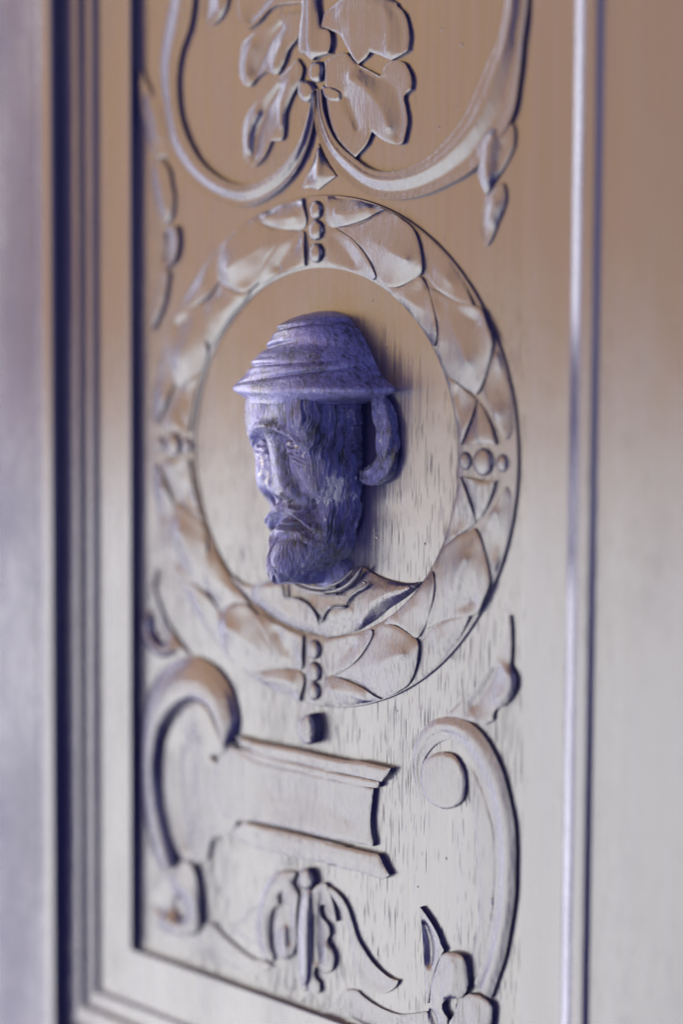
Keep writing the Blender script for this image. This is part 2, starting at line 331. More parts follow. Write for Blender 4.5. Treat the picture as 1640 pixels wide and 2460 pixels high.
# ---- carving plan, millimetres on the panel: (across, up, height)
RELIEFS = [
{'n':'leaf_lobe','p':'acanthus_leaf','o':[[(-13.1,193.5,1.58),(-10.8,198.3,1.58)],[(-10.8,198.3,1.58),(-1.4,202.7,1.58),(9.6,205,1.58),(22.3,202.2,1.58),(30.7,197.6,1.58)],[(30.7,197.6,1.58),(30.7,197,1.58),(34.7,193.5,1.58),(36.9,189,1.58),(37.9,184.1,1.58),(37.3,180,1.58)],[(37.3,180,1.58),(37.3,179.4,1.58),(33.2,177.7,1.58),(27.9,176.3,1.58)],[(27.9,176.3,1.58),(22.5,178.5,1.58),(16.2,180.7,1.58)],[(16.2,180.7,1.58),(14.4,179.1,1.58),(9.4,176.7,1.58)],[(9.4,176.7,1.58),(6.2,179.6,1.58),(2.5,184.3,1.58),(-1.3,189.1,1.58),(-6.9,191.6,1.58),(-13.1,193.5,1.58)]],'l':[[[(-0.3,197.5,2.53),(13.4,198.3,2.53),(25.1,195.7,2.53),(27.9,188.1,2.53),(27.1,179.2,2.53)]],[[(4.2,190.2,2.39),(13.4,190.4,2.39),(21.5,187.7,2.39)]],[[(29.3,195.3,1.45),(33.8,188.8,1.45),(33.9,180.4,1.45)]]]},
{'n':'leaf_lobe','p':'acanthus_leaf','o':[[(-10.1,179.7,1.65),(-1.2,182.2,1.65),(2.6,181.8,1.65)],[(2.6,181.8,1.65),(9.5,176.5,1.65),(15.5,173.7,1.65),(21.8,170.7,1.65)],[(21.8,170.7,1.65),(26.2,175.4,1.65),(34.1,175.2,1.65),(37.7,171.5,1.65),(39.3,167.8,1.65),(39,164.2,1.65)],[(39,164.2,1.65),(35.2,161.8,1.65),(36.3,157.2,1.65),(37.2,152.3,1.65),(36.4,148.2,1.65)],[(36.4,148.2,1.65),(34.5,144.1,1.65),(30.1,144.1,1.65),(23.9,146.1,1.65),(17.5,149.9,1.65)],[(17.5,149.9,1.65),(14.9,145.5,1.65),(8,140.4,1.65)],[(8,140.4,1.65),(2.9,143.9,1.65),(-2.7,149.3,1.65),(-6.6,155.9,1.65),(-9,166.1,1.65),(-10.1,179.7,1.65)]],'l':[[[(10.2,175.6,0.98),(20.2,170.9,0.98),(28.3,166.5,0.98),(32.7,160,0.98),(33.7,151.4,0.98),(32,146.7,0.98)]],[[(4.9,172.2,2.87),(15.9,166.2,2.87),(24.1,158.2,2.87),(27.7,150.6,2.87)]],[[(-5.1,168.3,1.38),(0.6,159.1,1.38),(8.1,150.4,1.38)]],[[(2.3,164.6,0.44),(5.2,158.8,0.44),(8.9,151.6,0.44)]]]},
{'n':'leaf_lobe','p':'acanthus_leaf','o':[[(-35.1,201.1,1.52),(-45,197.9,1.52),(-54.3,195.8,1.52),(-61.2,192.2,1.52),(-62.9,186.3,1.52),(-62.9,179.8,1.52),(-60.2,175.1,1.52)],[(-60.2,175.1,1.52),(-56.8,174.3,1.52),(-52.5,177.1,1.52),(-46.6,179.5,1.52)],[(-46.6,179.5,1.52),(-43.3,178.7,1.52),(-39.5,177.5,1.52),(-35,181.8,1.52),(-32.5,186.4,1.52),(-26.4,190.8,1.52)],[(-26.4,190.8,1.52),(-24.4,195,1.52),(-23.7,200.2,1.52),(-35.1,201.1,1.52)]],'l':[[[(-36.5,197.1,0.3),(-43.1,191.9,0.3),(-48.9,186.1,0.3),(-53.1,178.9,0.3)]],[[(-54,191.3,2.46),(-57.4,185.1,2.46),(-57.4,178,2.46)]],[[(-35.7,189.3,2.33),(-39,184.3,2.33),(-40.6,179.7,2.33)]]]},
{'n':'leaf_lobe','p':'acanthus_leaf','o':[[(-26.8,182.6,1.52),(-36.6,176.7,1.52),(-46.6,170.6,1.52),(-55.9,164.9,1.52),(-60.2,159.8,1.52),(-61,152.7,1.52),(-60.1,145.5,1.52)],[(-60.1,145.5,1.52),(-55.8,141.4,1.52),(-53.2,141.2,1.52),(-47.3,144.7,1.52),(-42.7,150.8,1.52)],[(-42.7,150.8,1.52),(-39.7,150.6,1.52),(-36,150.9,1.52),(-34.4,155.6,1.52),(-34,160.9,1.52),(-30.7,167,1.52),(-25.5,172.9,1.52)],[(-25.5,172.9,1.52),(-23.5,178,1.52),(-26.8,182.6,1.52)]],'l':[[[(-38.1,172.1,0.17),(-48.1,162.2,0.17),(-53.2,155,0.17),(-54,145.2,0.17)]],[[(-38,161.8,1.65),(-39.6,153.8,1.65)]],[[(-50.3,162.2,2.6),(-55.4,157.1,2.6),(-56.2,147.9,2.6)]],[[(-29.9,174.3,2.33),(-35.6,166.3,2.33),(-36.3,156.2,2.33)]]]},
{'n':'leaf_lobe','p':'acanthus_leaf','o':[[(-56.9,223.1,1.58),(-63.8,213.7,1.58),(-63.7,203.9,1.58),(-57.7,197.8,1.58)],[(-57.7,197.8,1.58),(-51.7,199.8,1.58),(-43.3,204.7,1.58),(-35,205.3,1.58),(-23.6,204.4,1.58)],[(-23.6,204.4,1.58),(-20.4,210.3,1.58),(-23.7,221.3,1.58),(-43.5,226.6,1.58),(-56.9,223.1,1.58)]],'l':[[[(-36.4,217.8,0.5),(-46.3,208.4,0.5),(-57.3,201.6,0.5)]]]},
{'n':'leaf_lobe','p':'acanthus_leaf','o':[[(-88.9,220.3,1.32),(-89.8,210.4,1.32),(-86.1,203.2,1.32)],[(-86.1,203.2,1.32),(-81.6,202.4,1.32),(-74.6,205.8,1.32),(-71.1,211.4,1.32),(-70.2,217.8,1.32),(-76.4,224.1,1.32),(-84.4,224.7,1.32),(-88.9,220.3,1.32)]],'l':[[[(-84.8,218.8,0.24),(-85.7,206.6,0.24)]],[[(-75.4,217.3,2.13),(-76.2,207.5,2.13)]]]},
{'n':'midrib','p':'acanthus_leaf','o':[[(-23.8,200.2,2.11),(-22.3,215.8,2.11),(-15.9,222.7,2.11),(-12.7,214.5,2.11),(-14.6,204.3,2.11),(-12.5,193.6,2.11)],[(-12.5,193.6,2.11),(-7,190.9,2.11),(-6.2,186.1,2.11),(-7.7,182.7,2.11)],[(-7.7,182.7,2.11),(-15.6,181.9,2.11),(-17.2,181,2.11),(-22.1,184.2,2.11),(-24.9,184.5,2.11)],[(-24.9,184.5,2.11),(-25.3,189.8,2.11),(-23.8,200.2,2.11)]],'l':[[[(-17.2,215,3.06),(-17.9,199.4,3.06),(-17,184.6,3.06)]]]},
{'n':'bead','p':'acanthus_leaf','o':[[(-24.8,173.9,1.45),(-19.5,172.9,1.45),(-16.3,170,1.45),(-17,166.3,1.45),(-21,164.6,1.45),(-25.1,167.1,1.45),(-26.4,170.9,1.45),(-24.8,173.9,1.45)]],'l':[],'dome':1},
{'n':'bead','p':'acanthus_leaf','o':[[(-17.9,180.1,1.45),(-12.4,179.8,1.45),(-11.2,176.3,1.45),(-13.1,172.3,1.45),(-17.9,172.7,1.45),(-19.5,176.6,1.45),(-17.9,180.1,1.45)]],'l':[],'dome':0.9},
{'n':'bead','p':'acanthus_leaf','o':[[(-12.6,170.7,1.19),(-4.7,169.4,1.19),(0,166.4,1.19),(-0.7,163.3,1.19),(-7,163.4,1.19),(-11,166.3,1.19),(-12.6,170.7,1.19)]],'l':[],'dome':0.8},
{'n':'husk','p':'X','o':[[(73.6,143.6,1.06),(76.8,145.1,1.06),(82.4,147,1.06),(87.2,149.5,1.06)],[(87.2,149.5,1.06),(91.9,146.2,1.06),(92.4,139.9,1.06),(89,133.8,1.06),(84.3,128.3,1.06),(78.4,122,1.06)],[(78.4,122,1.06),(75.1,127.7,1.06),(72.9,135.5,1.06),(73.6,143.6,1.06)]],'l':[[[(82.5,143.3,2.81),(80.3,134.8,2.81),(80.4,126.1,2.81)]],[[(87.2,140.3,0.92),(84.9,132.3,0.92)]]]},
{'n':'husk','p':'X','o':[[(78.4,121.1,1.06),(82.8,124.3,1.06),(86.7,125.9,1.06),(88.4,120,1.06),(84.6,111.5,1.06),(81.5,105.8,1.06)],[(81.5,105.8,1.06),(78.7,103.3,1.06),(75.8,106,1.06),(74.5,110.8,1.06),(75.7,116,1.06),(78.4,121.1,1.06)]],'l':[[[(78.2,117.6,0.38),(76.7,111.9,0.38),(78,106,0.38)]],[[(83.9,119.6,2.14),(81.6,111.6,2.14)]]]},
{'n':'husk','p':'X','o':[[(-130.8,188.7,1.45),(-127.9,182.7,1.45),(-123.1,177.6,1.45),(-118.3,173.7,1.45),(-114.1,166.5,1.45),(-111.2,159.4,1.45),(-111.2,153.6,1.45),(-112.6,149.1,1.45)],[(-112.6,149.1,1.45),(-119.3,149,1.45),(-124.1,152.8,1.45),(-127.9,160.6,1.45),(-131.8,172.6,1.45),(-133.2,182,1.45),(-130.8,188.7,1.45)]],'l':[[[(-124.7,175.3,2.4),(-120,166.9,2.4),(-117.1,156.9,2.4)]]]},
{'n':'husk','p':'X','o':[[(-123.1,148.1,1.45),(-117.4,148.3,1.45),(-111.7,143.3,1.45),(-109.3,136.3,1.45),(-107.9,131.6,1.45),(-108.4,126.5,1.45),(-109.8,122.5,1.45),(-114.5,119.9,1.45)],[(-114.5,119.9,1.45),(-118.3,125.3,1.45),(-122.2,134.2,1.45),(-124.1,143,1.45),(-123.1,148.1,1.45)]],'l':[[[(-118.2,142.6,2.26),(-115.4,135.5,2.26),(-112.5,126.1,2.26)]]]},
{'n':'husk','p':'X','o':[[(-112.3,118.5,2.11),(-106.1,118.8,2.11),(-104.3,113.6,2.11),(-104.7,108.4,2.11),(-107.1,103.9,2.11),(-113.7,100.1,2.11)],[(-113.7,100.1,2.11),(-115.6,104.8,2.11),(-115.1,111.7,2.11),(-112.3,118.5,2.11)]],'l':[[[(-112.2,116.9,0.36),(-113.1,103.6,0.36)]]]},
{'n':'husk','p':'X','o':[[(-115.2,99.6,1.72),(-111.4,98.9,1.72)],[(-111.4,98.9,1.72),(-112.8,92,1.72),(-115.2,85.1,1.72),(-119,79.3,1.72),(-123.8,73.5,1.72)],[(-123.8,73.5,1.72),(-122.8,84,1.72),(-119,92.1,1.72),(-115.2,99.6,1.72)]],'l':[]},
{'n':'husk','p':'X','o':[[(-3.9,134.1,0.92),(-9.5,131.6,0.92),(-14.3,129.3,0.92)],[(-14.3,129.3,0.92),(-19.6,130.3,0.92),(-24.4,130.2,0.92)],[(-24.4,130.2,0.92),(-16.8,141.5,0.92),(-14.4,147.7,0.92)],[(-14.4,147.7,0.92),(-9.6,140.4,0.92),(-3.9,134.1,0.92)]],'l':[[[(-13.1,144.3,2.54),(-13,133.6,2.54)]]]},
{'n':'side_leaf','p':'X','o':[[(-130.2,-54.1,1.45),(-132.2,-60.3,1.45),(-130.2,-66.1,1.45),(-123.3,-70.2,1.45),(-115.5,-71.7,1.45),(-105,-68.8,1.45),(-97.4,-68.5,1.45)],[(-97.4,-68.5,1.45),(-105,-62.9,1.45),(-114.6,-54.4,1.45),(-119.4,-47.1,1.45),(-122.3,-38.4,1.45),(-120.4,-32.9,1.45)],[(-120.4,-32.9,1.45),(-124.3,-36.8,1.45),(-125.7,-44.7,1.45),(-124.3,-49.3,1.45),(-130.2,-54.1,1.45)]],'l':[[[(-125.4,-55.2,3.61),(-124.4,-62.9,3.61),(-115.6,-68,3.61),(-106,-67.5,3.61)]],[[(-119.3,-49,-0.71),(-120.3,-57.5,-0.71),(-114.5,-64.7,-0.71)]],[[(-123.5,-50.6,-0.17),(-122.5,-59.5,-0.17),(-117.6,-64.9,-0.17)]]]},
{'n':'side_leaf','p':'X','o':[[(93.2,-32.7,1.52),(94,-37.5,1.52),(94.3,-44.4,1.52),(94,-50.9,1.52)],[(94,-50.9,1.52),(94.6,-52,1.52),(96.3,-54.1,1.52),(97,-56.9,1.52),(96.7,-59.9,1.52),(94.8,-63.6,1.52),(90.8,-67.1,1.52)],[(90.8,-67.1,1.52),(87.1,-68.5,1.52),(85.6,-70.8,1.52),(85.6,-72.6,1.52),(81.4,-75.3,1.52)],[(81.4,-75.3,1.52),(71.1,-74.8,1.52),(60.5,-74.6,1.52)],[(60.5,-74.6,1.52),(71.6,-65.6,1.52),(81.2,-56.8,1.52),(85.2,-52.4,1.52),(89.1,-45.9,1.52),(92.4,-39.7,1.52),(93.2,-32.7,1.52)]],'l':[[[(86.6,-53.3,0.17),(82,-60.4,0.17),(74.5,-68.9,0.17)]],[[(92,-53.4,2.73),(95.1,-55.1,2.73),(94.5,-60.1,2.73),(88.5,-64.8,2.73)]],[[(91.4,-42.8,1.11),(89.5,-49.9,1.11)]]]},
{'n':'peg','p':'X','o':[[(-17.2,-84.6,4.62),(-13.2,-83.3,4.62),(-11.5,-86,4.62),(-10.7,-90.9,4.62),(-11.4,-94.8,4.62),(-15.5,-96.2,4.62),(-19.6,-94.3,4.62),(-20.9,-90.1,4.62),(-20.1,-86.7,4.62),(-17.2,-84.6,4.62)]],'l':[],'dome':1.2},
{'n':'cornice','p':'tablet','o':[[(-62.7,-99.7,3.3),(-52.5,-100,3.3),(-22.8,-99.7,3.3),(7,-99.7,3.3),(14.3,-98.9,3.3),(32.6,-99,3.3)],[(32.6,-99,3.3),(31.1,-101.4,3.3),(28.9,-103.6,3.3),(27.4,-105.1,3.3)],[(27.4,-105.1,3.3),(14.3,-105.1,3.3),(-5.4,-105.3,3.3),(-22.7,-105.2,3.3),(-52.5,-104.6,3.3),(-62.7,-99.7,3.3)]],'l':[[[(-52.2,-101.9,3.57),(29.9,-101.6,3.57)]]],'curve':0},
{'n':'fillet','p':'tablet','o':[[(-63.3,-105.3,2.77),(-52.3,-104.9,2.77),(-23.3,-105.6,2.77),(6.5,-105.2,2.77),(-6,-105.9,2.77),(13.8,-105.5,2.77),(25.7,-105.5,2.77)],[(25.7,-105.5,2.77),(25,-107.8,2.77),(22.5,-108.4,2.77)],[(22.5,-108.4,2.77),(13.8,-109,2.77),(-6,-109.1,2.77),(-23.3,-109,2.77),(-51.4,-108.4,2.77),(-63.3,-105.3,2.77)]],'l':[],'curve':0},
{'n':'tablet_body','p':'tablet','o':[[(-66.8,-104.2,2.44),(-51.8,-108.5,2.44),(-23.7,-109.3,2.44),(6.1,-108.8,2.44),(-6.4,-109.5,2.44),(22,-108.9,2.44)],[(22,-108.9,2.44),(21.1,-114.9,2.44),(20.3,-122,2.44),(21,-127.7,2.44),(22,-130.2,2.44),(21.8,-132.2,2.44)],[(21.8,-132.2,2.44),(13.7,-132.5,2.44),(-6.2,-133.6,2.44),(-23.5,-133.6,2.44),(-56,-134.7,2.44)],[(-56,-134.7,2.44),(-66.7,-136.5,2.44),(-75.8,-132.2,2.44),(-79.4,-124,2.44),(-75.8,-112.4,2.44),(-66.8,-104.2,2.44)]],'l':[[[(-41.3,-120.9,1.77),(-7.9,-119.9,1.77),(9,-124,1.77)]],[[(-49.6,-113.7,2.04),(16.9,-111.3,2.04)]],[[(-48.7,-132.8,2.71),(17.8,-130.9,2.71)]]]},
{'n':'fillet','p':'tablet','o':[[(-57.4,-136,2.77),(-23.1,-135.1,2.77),(6.8,-135,2.77),(-5.8,-135.3,2.77),(14.1,-135.1,2.77),(21.4,-135,2.77)],[(21.4,-135,2.77),(25.6,-135,2.77),(28.7,-138.6,2.77),(31.7,-141.9,2.77)],[(31.7,-141.9,2.77),(28.8,-143.9,2.77),(14.2,-144,2.77),(-5.7,-144.8,2.77),(1.4,-143.9,2.77),(-31.4,-145.3,2.77),(-57.4,-145.2,2.77),(-66.3,-142.1,2.77),(-57.4,-136,2.77)]],'l':[[[(-48,-139.4,3.31),(-5.1,-139.9,3.31),(26.3,-139.5,3.31)]]]},
{'n':'scroll_eye','p':'left_scroll','o':[[(-90.6,-88,1.72),(-84.1,-90.4,1.72),(-80.4,-94.5,1.72),(-76.7,-99.3,1.72),(-73.1,-105.1,1.72),(-71.7,-106.7,1.72)],[(-71.7,-106.7,1.72),(-76.7,-109.2,1.72),(-82.2,-111.1,1.72)],[(-82.2,-111.1,1.72),(-67.6,-119.4,1.72),(-62.2,-132.9,1.72),(-67.6,-142.5,1.72),(-80.3,-147.7,1.72),(-83.9,-157.2,1.72)],[(-83.9,-157.2,1.72),(-95.1,-161.1,1.72),(-104.6,-158,1.72),(-112.3,-144.4,1.72),(-115.2,-132.8,1.72),(-115.2,-117.8,1.72),(-111.3,-105.3,1.72),(-104.6,-96.6,1.72),(-97.1,-90.9,1.72),(-90.6,-88,1.72)]],'l':[[[(-109.9,-114,2.12),(-110.8,-132.1,2.12),(-106,-149.2,2.12),(-100.3,-158.4,2.12)]],[[(-103,-110.2,0.77),(-104.9,-125.3,0.77),(-103,-139.9,0.77),(-99.2,-154.2,0.77)]],[[(-98.7,-105.3,1.18),(-101.5,-118.8,1.18)]],[[(-90.8,-99.4,2.26),(-83.4,-105.4,2.26)]]]},
{'n':'bulb','p':'left_scroll','o':[[(-105.4,-167.1,2.9),(-101.9,-162,2.9),(-96.6,-159.9,2.9),(-92.3,-162.4,2.9),(-89.7,-167.9,2.9),(-88.4,-174.2,2.9),(-87.5,-180.5,2.9),(-87.5,-186,2.9),(-89.7,-190.6,2.9)],[(-89.7,-190.6,2.9),(-96.6,-194,2.9),(-108.9,-195.5,2.9),(-118.8,-194.2,2.9),(-122.4,-189.9,2.9),(-122.4,-183.2,2.9),(-117.9,-175.6,2.9),(-112.5,-170.1,2.9),(-105.4,-167.1,2.9)]],'l':[[[(-105.4,-180.6,-1.96),(-102.8,-184.5,-1.96),(-101.9,-186.6,-1.96)]],[[(-119.4,-185.7,1.01),(-114,-186.3,1.01)]],[[(-104,-170.5,3.98),(-93.5,-172.8,3.98),(-90.1,-178.7,3.98),(-91.8,-187.8,3.98),(-104,-190.4,3.98),(-112.9,-188.9,3.98)]]]},
{'n':'scroll_tail','p':'left_scroll','o':[[(-81.2,-184.9,1.45),(-74.5,-188.4,1.45),(-67.8,-191,1.45),(-59.5,-193.5,1.45),(-52.2,-195.1,1.45)],[(-52.2,-195.1,1.45),(-44.2,-194.1,1.45),(-40.2,-195.3,1.45)],[(-40.2,-195.3,1.45),(-48.1,-199.7,1.45),(-60.3,-201.4,1.45),(-72.8,-199.9,1.45),(-84.6,-197.1,1.45),(-91.5,-193.7,1.45)],[(-91.5,-193.7,1.45),(-86.3,-187.1,1.45),(-81.2,-184.9,1.45)]],'l':[[[(-79.9,-191.2,1.18),(-64.8,-196.6,1.18),(-48.5,-197.7,1.18)]]]},
{'n':'leaf_tip','p':'left_scroll','o':[[(-70.4,-182.8,0.66),(-65.5,-182.1,0.66),(-60.5,-179.4,0.66)],[(-60.5,-179.4,0.66),(-57.3,-175.3,0.66),(-50.8,-171.3,0.66)],[(-50.8,-171.3,0.66),(-49.2,-178.9,0.66),(-50.7,-187.2,0.66),(-55.6,-188.2,0.66),(-58.9,-187.4,0.66),(-65.5,-185,0.66),(-70.4,-182.8,0.66)]],'l':[]},
{'n':'petal','p':'fleur','o':[[(-25.4,-152,1.58),(-31.6,-152.3,1.58),(-37.9,-154.4,1.58),(-43.4,-159.6,1.58),(-47.4,-166.2,1.58),(-49.7,-173,1.58),(-50.9,-181.7,1.58),(-48.8,-188.2,1.58),(-44.8,-192.6,1.58),(-40,-193.1,1.58)],[(-40,-193.1,1.58),(-39.7,-189.9,1.58),(-41.3,-185,1.58),(-42.1,-179.9,1.58),(-41.7,-174.5,1.58),(-39.4,-169.9,1.58),(-36.2,-167.7,1.58)],[(-36.2,-167.7,1.58),(-36.7,-164.1,1.58),(-34.7,-162.1,1.58),(-32,-163.1,1.58),(-31.9,-166.3,1.58),(-33.1,-167.5,1.58)],[(-33.1,-167.5,1.58),(-36.2,-170.3,1.58),(-38.2,-174.9,1.58),(-37.7,-178.4,1.58),(-38.9,-181.8,1.58),(-38.5,-187,1.58),(-35.3,-190.5,1.58),(-30.6,-190,1.58),(-26.8,-187,1.58)],[(-26.8,-187,1.58),(-25.2,-181.5,1.58),(-25.3,-171.1,1.58),(-23.8,-161.5,1.58)],[(-23.8,-161.5,1.58),(-27,-157,1.58),(-25.4,-152,1.58)]],'l':[[[(-28.4,-156.1,2.39),(-39.3,-160.3,2.39),(-44,-169.6,2.39),(-45.5,-180.5,2.39),(-42.3,-189.2,2.39)]],[[(-30.7,-177.2,2.93),(-30.6,-186.6,2.93)]],[[(-29.4,-168,0.77),(-29.3,-182.5,0.77)]]]},
{'n':'tongue','p':'fleur','o':[[(-21.1,-159.9,1.98),(-15,-157.1,1.98),(-14.2,-163.6,1.98),(-14.1,-179,1.98),(-14,-189.3,1.98),(-14.7,-195.6,1.98),(-19.3,-200.8,1.98)],[(-19.3,-200.8,1.98),(-21.6,-196.2,1.98),(-23.2,-188.7,1.98),(-23.7,-178.5,1.98),(-22.6,-167.9,1.98),(-21.1,-159.9,1.98)]],'l':[[[(-15.5,-159.5,3.87),(-15.8,-179,3.87),(-16.4,-196.6,3.87)]]]},
{'n':'petal','p':'fleur','o':[[(-14.7,-157.8,1.98)],[(-14.7,-157.8,1.98),(-11.6,-154.7,1.98),(-7,-152.8,1.98),(-3.9,-155.3,1.98)],[(-3.9,-155.3,1.98),(-1.4,-161.7,1.98),(0.2,-167.4,1.98)],[(0.2,-167.4,1.98),(-7.7,-161.6,1.98),(-10.2,-163.5,1.98),(-8.9,-167.6,1.98),(-5.1,-169.8,1.98),(-3.8,-173.5,1.98),(-5.5,-176.1,1.98),(-2.5,-179.3,1.98),(-0.9,-182.4,1.98),(-2.1,-187.5,1.98),(-6.2,-190.5,1.98)],[(-6.2,-190.5,1.98),(-12.1,-188.7,1.98),(-13.3,-193,1.98),(-10,-195.2,1.98)],[(-10,-195.2,1.98),(-10,-199.2,1.98),(-15.9,-200.6,1.98),(-17,-186,1.98),(-15.4,-168.1,1.98),(-14.7,-157.8,1.98)]],'l':[[[(-11.8,-158.8,0.63),(-13.4,-176.7,0.63),(-11.6,-186.8,0.63)]],[[(-4.6,-177.8,2.79),(-4.6,-184.8,2.79)]]]},
{'n':'bead','p':'fleur','o':[[(-20.7,-149.4,2.77),(-15.7,-148.4,2.77),(-13.4,-151.1,2.77),(-12.7,-154,2.77),(-15.7,-156.9,2.77),(-20.2,-157,2.77),(-21.8,-153.7,2.77),(-20.7,-149.4,2.77)]],'l':[],'dome':1},
{'n':'outer_leaf','p':'fleur','o':[[(-7.6,-154.1,1.72),(-3.6,-154.1,1.72),(2.1,-156.3,1.72),(6.1,-159.9,1.72),(8.9,-164.8,1.72),(12.1,-171.2,1.72),(16.5,-175.7,1.72),(21.2,-179.5,1.72),(26.6,-182.1,1.72),(31.2,-183.5,1.72),(36.5,-183.6,1.72)],[(36.5,-183.6,1.72),(35,-186.1,1.72),(31.2,-189.1,1.72),(26.7,-191.3,1.72),(20.5,-192.4,1.72),(15.9,-192.2,1.72)],[(15.9,-192.2,1.72),(13.5,-187.3,1.72),(10.7,-182.4,1.72),(9,-176.2,1.72),(7.8,-169.9,1.72),(4.6,-164.6,1.72),(-0.3,-159.5,1.72),(-5.1,-156.1,1.72),(-7.6,-154.1,1.72)]],'l':[[[(-1.2,-160.1,-0.58),(5.3,-167.6,-0.58),(6.9,-175.5,-0.58),(9.4,-183.2,-0.58)]],[[(16.5,-184.6,0.91),(24.3,-187.7,0.91),(30.4,-186.8,0.91)]]]},
{'n':'outer_leaf','p':'fleur','o':[[(12.3,-193.4,1.32),(17,-195.3,1.32),(23.3,-196.8,1.32),(30.2,-197.5,1.32),(37,-197.2,1.32),(44.4,-195,1.32),(51.8,-192.4,1.32)],[(51.8,-192.4,1.32),(62.1,-202.4,1.32),(40.3,-218.6,1.32),(9.5,-226.8,1.32),(-14.9,-222,1.32),(-11.7,-209.9,1.32),(-2,-202,1.32),(5.2,-194.8,1.32),(12.3,-193.4,1.32)]],'l':[[[(4.1,-203.5,0.24),(16,-208.8,0.24),(39,-205.8,0.24)]]]},
{'n':'scroll_eye','p':'right_scroll','o':[[(59.9,-88.7,1.45),(64.9,-89,1.45),(68.4,-91.3,1.45),(71,-95.5,1.45),(71.5,-100.6,1.45),(70.4,-105.3,1.45),(66.6,-108.8,1.45),(60.9,-110.7,1.45),(55.2,-110.2,1.45),(50.1,-107.6,1.45),(47.7,-103.3,1.45),(47.6,-97.6,1.45),(49.9,-93.1,1.45),(54.9,-90,1.45),(59.9,-88.7,1.45)]],'l':[],'dome':0.5},
{'n':'scroll_valley','p':'right_scroll','o':[[(70.6,-87.1,0.13),(77.7,-97.2,0.13),(83.4,-108.5,0.13),(86.3,-118.6,0.13),(87.1,-128.5,0.13),(86.6,-140.8,0.13),(84.1,-156,0.13),(80.9,-167,0.13)],[(80.9,-167,0.13),(75.4,-174.9,0.13),(74.6,-163.2,0.13),(77.9,-152.2,0.13),(77.5,-130.3,0.13),(75.2,-115.4,0.13),(72.3,-105.7,0.13),(70.7,-95.7,0.13),(70.6,-87.1,0.13)]],'l':[[[(75.1,-95,0.33),(78.8,-109.7,0.33),(81.2,-129.6,0.33),(80.1,-151.7,0.33)]],[[(85,-108.4,1.89),(88,-123,1.89),(85.7,-152.8,1.89)]]]},
{'n':'lobe','p':'right_scroll','o':[[(60.7,-168,2.77),(63,-166.4,2.77),(67.3,-165.3,2.77),(72.2,-165.8,2.77),(73.8,-168,2.77),(74.8,-171.9,2.77),(75.2,-176,2.77),(74.2,-179,2.77)],[(74.2,-179,2.77),(71.1,-182.4,2.77),(66.1,-183.5,2.77),(61.9,-186.4,2.77),(61.9,-189,2.77),(64.8,-191.7,2.77)],[(64.8,-191.7,2.77),(63.5,-201.7,2.77),(56.3,-203.5,2.77),(54,-196.2,2.77),(55,-187,2.77),(56,-179.9,2.77),(58.1,-174.2,2.77),(60.7,-168,2.77)]],'l':[[[(67.7,-169.2,3.85),(68.5,-177.3,3.85),(64.3,-183,3.85)]],[[(54.5,-191.1,1.15),(58.2,-196,1.15)]]]},
{'n':'lobe','p':'right_scroll','o':[[(75.8,-179.4,2.64),(81.4,-178.9,2.64),(85.5,-180,2.64),(87.6,-181.8,2.64),(87.7,-185.3,2.64),(86.4,-190.8,2.64),(77.5,-200.7,2.64),(66.9,-200.8,2.64)],[(66.9,-200.8,2.64),(65.4,-193.4,2.64),(67.5,-190.3,2.64),(70.2,-184.4,2.64),(72.3,-181.8,2.64),(75.8,-179.4,2.64)]],'l':[[[(80.1,-183.4,3.45),(81.6,-191.8,3.45)]]]},
{'n':'leaf_tip','p':'right_scroll','o':[[(48.5,-151.4,2.24),(52.2,-154.1,2.24),(55.9,-157.5,2.24),(58.8,-161.1,2.24),(60.3,-163.9,2.24),(61.8,-165.6,2.24)],[(61.8,-165.6,2.24),(58.2,-171.6,2.24),(55.5,-180.1,2.24),(53.4,-188.5,2.24)],[(53.4,-188.5,2.24),(51.8,-178.4,2.24),(50.1,-162.9,2.24),(48.5,-151.4,2.24)]],'l':[[[(49,-156.7,0.08),(53.1,-165.3,0.08),(53.2,-173.2,0.08)]]]},
{'n':'shoulders','p':'carved_bust','o':[[(-67.9,-31,1.45),(-60.8,-34.1,1.45),(-51.1,-33.5,1.45),(-42.1,-30.7,1.45),(-28.7,-28.3,1.45),(-13.2,-26.2,1.45),(1.8,-23.3,1.45),(13.8,-21.2,1.45),(20,-23.3,1.45),(26.8,-24.8,1.45),(38,-25.5,1.45),(46.8,-24.2,1.45)],[(46.8,-24.2,1.45),(43.6,-27.2,0.4),(37,-31.6,0.4),(28.1,-36.6,0.4),(22.1,-40.9,0.4),(14.5,-45.1,0.4),(11.4,-46.7,0.4)],[(11.4,-46.7,0.4),(2.1,-49.5,1.19),(-8.2,-51.6,1.19),(-9.1,-50.9,1.19),(-25.5,-49.6,1.19),(-38.1,-46.9,1.19),(-46.7,-43.8,1.19),(-53.6,-41.7,1.19)],[(-53.6,-41.7,1.19),(-61.5,-37.3,1.19),(-68.6,-32.2,1.19),(-68.2,-31.1,1.19)]],'l':[[[(-15.2,-39.1,3.07),(-3.1,-42.8,3.07),(1.7,-41.3,3.07),(11.1,-39.3,3.07)]],[[(14.8,-44.3,3.21),(17.4,-39.8,3.21),(22.7,-34.5,3.21),(30.2,-31,3.21),(39.9,-28.6,3.21),(45.7,-25.7,3.21)]],[[(9.1,-42.2,2.67),(18.3,-31.3,2.67),(30.4,-27.6,2.67),(42.2,-25.6,2.67)]],[[(-49.6,-37.8,2.4),(-32.5,-43.5,2.4),(-15.9,-46.9,2.4)]],[[(-49.4,-33.9,2.53),(-35.8,-32.7,2.53)]]]}]
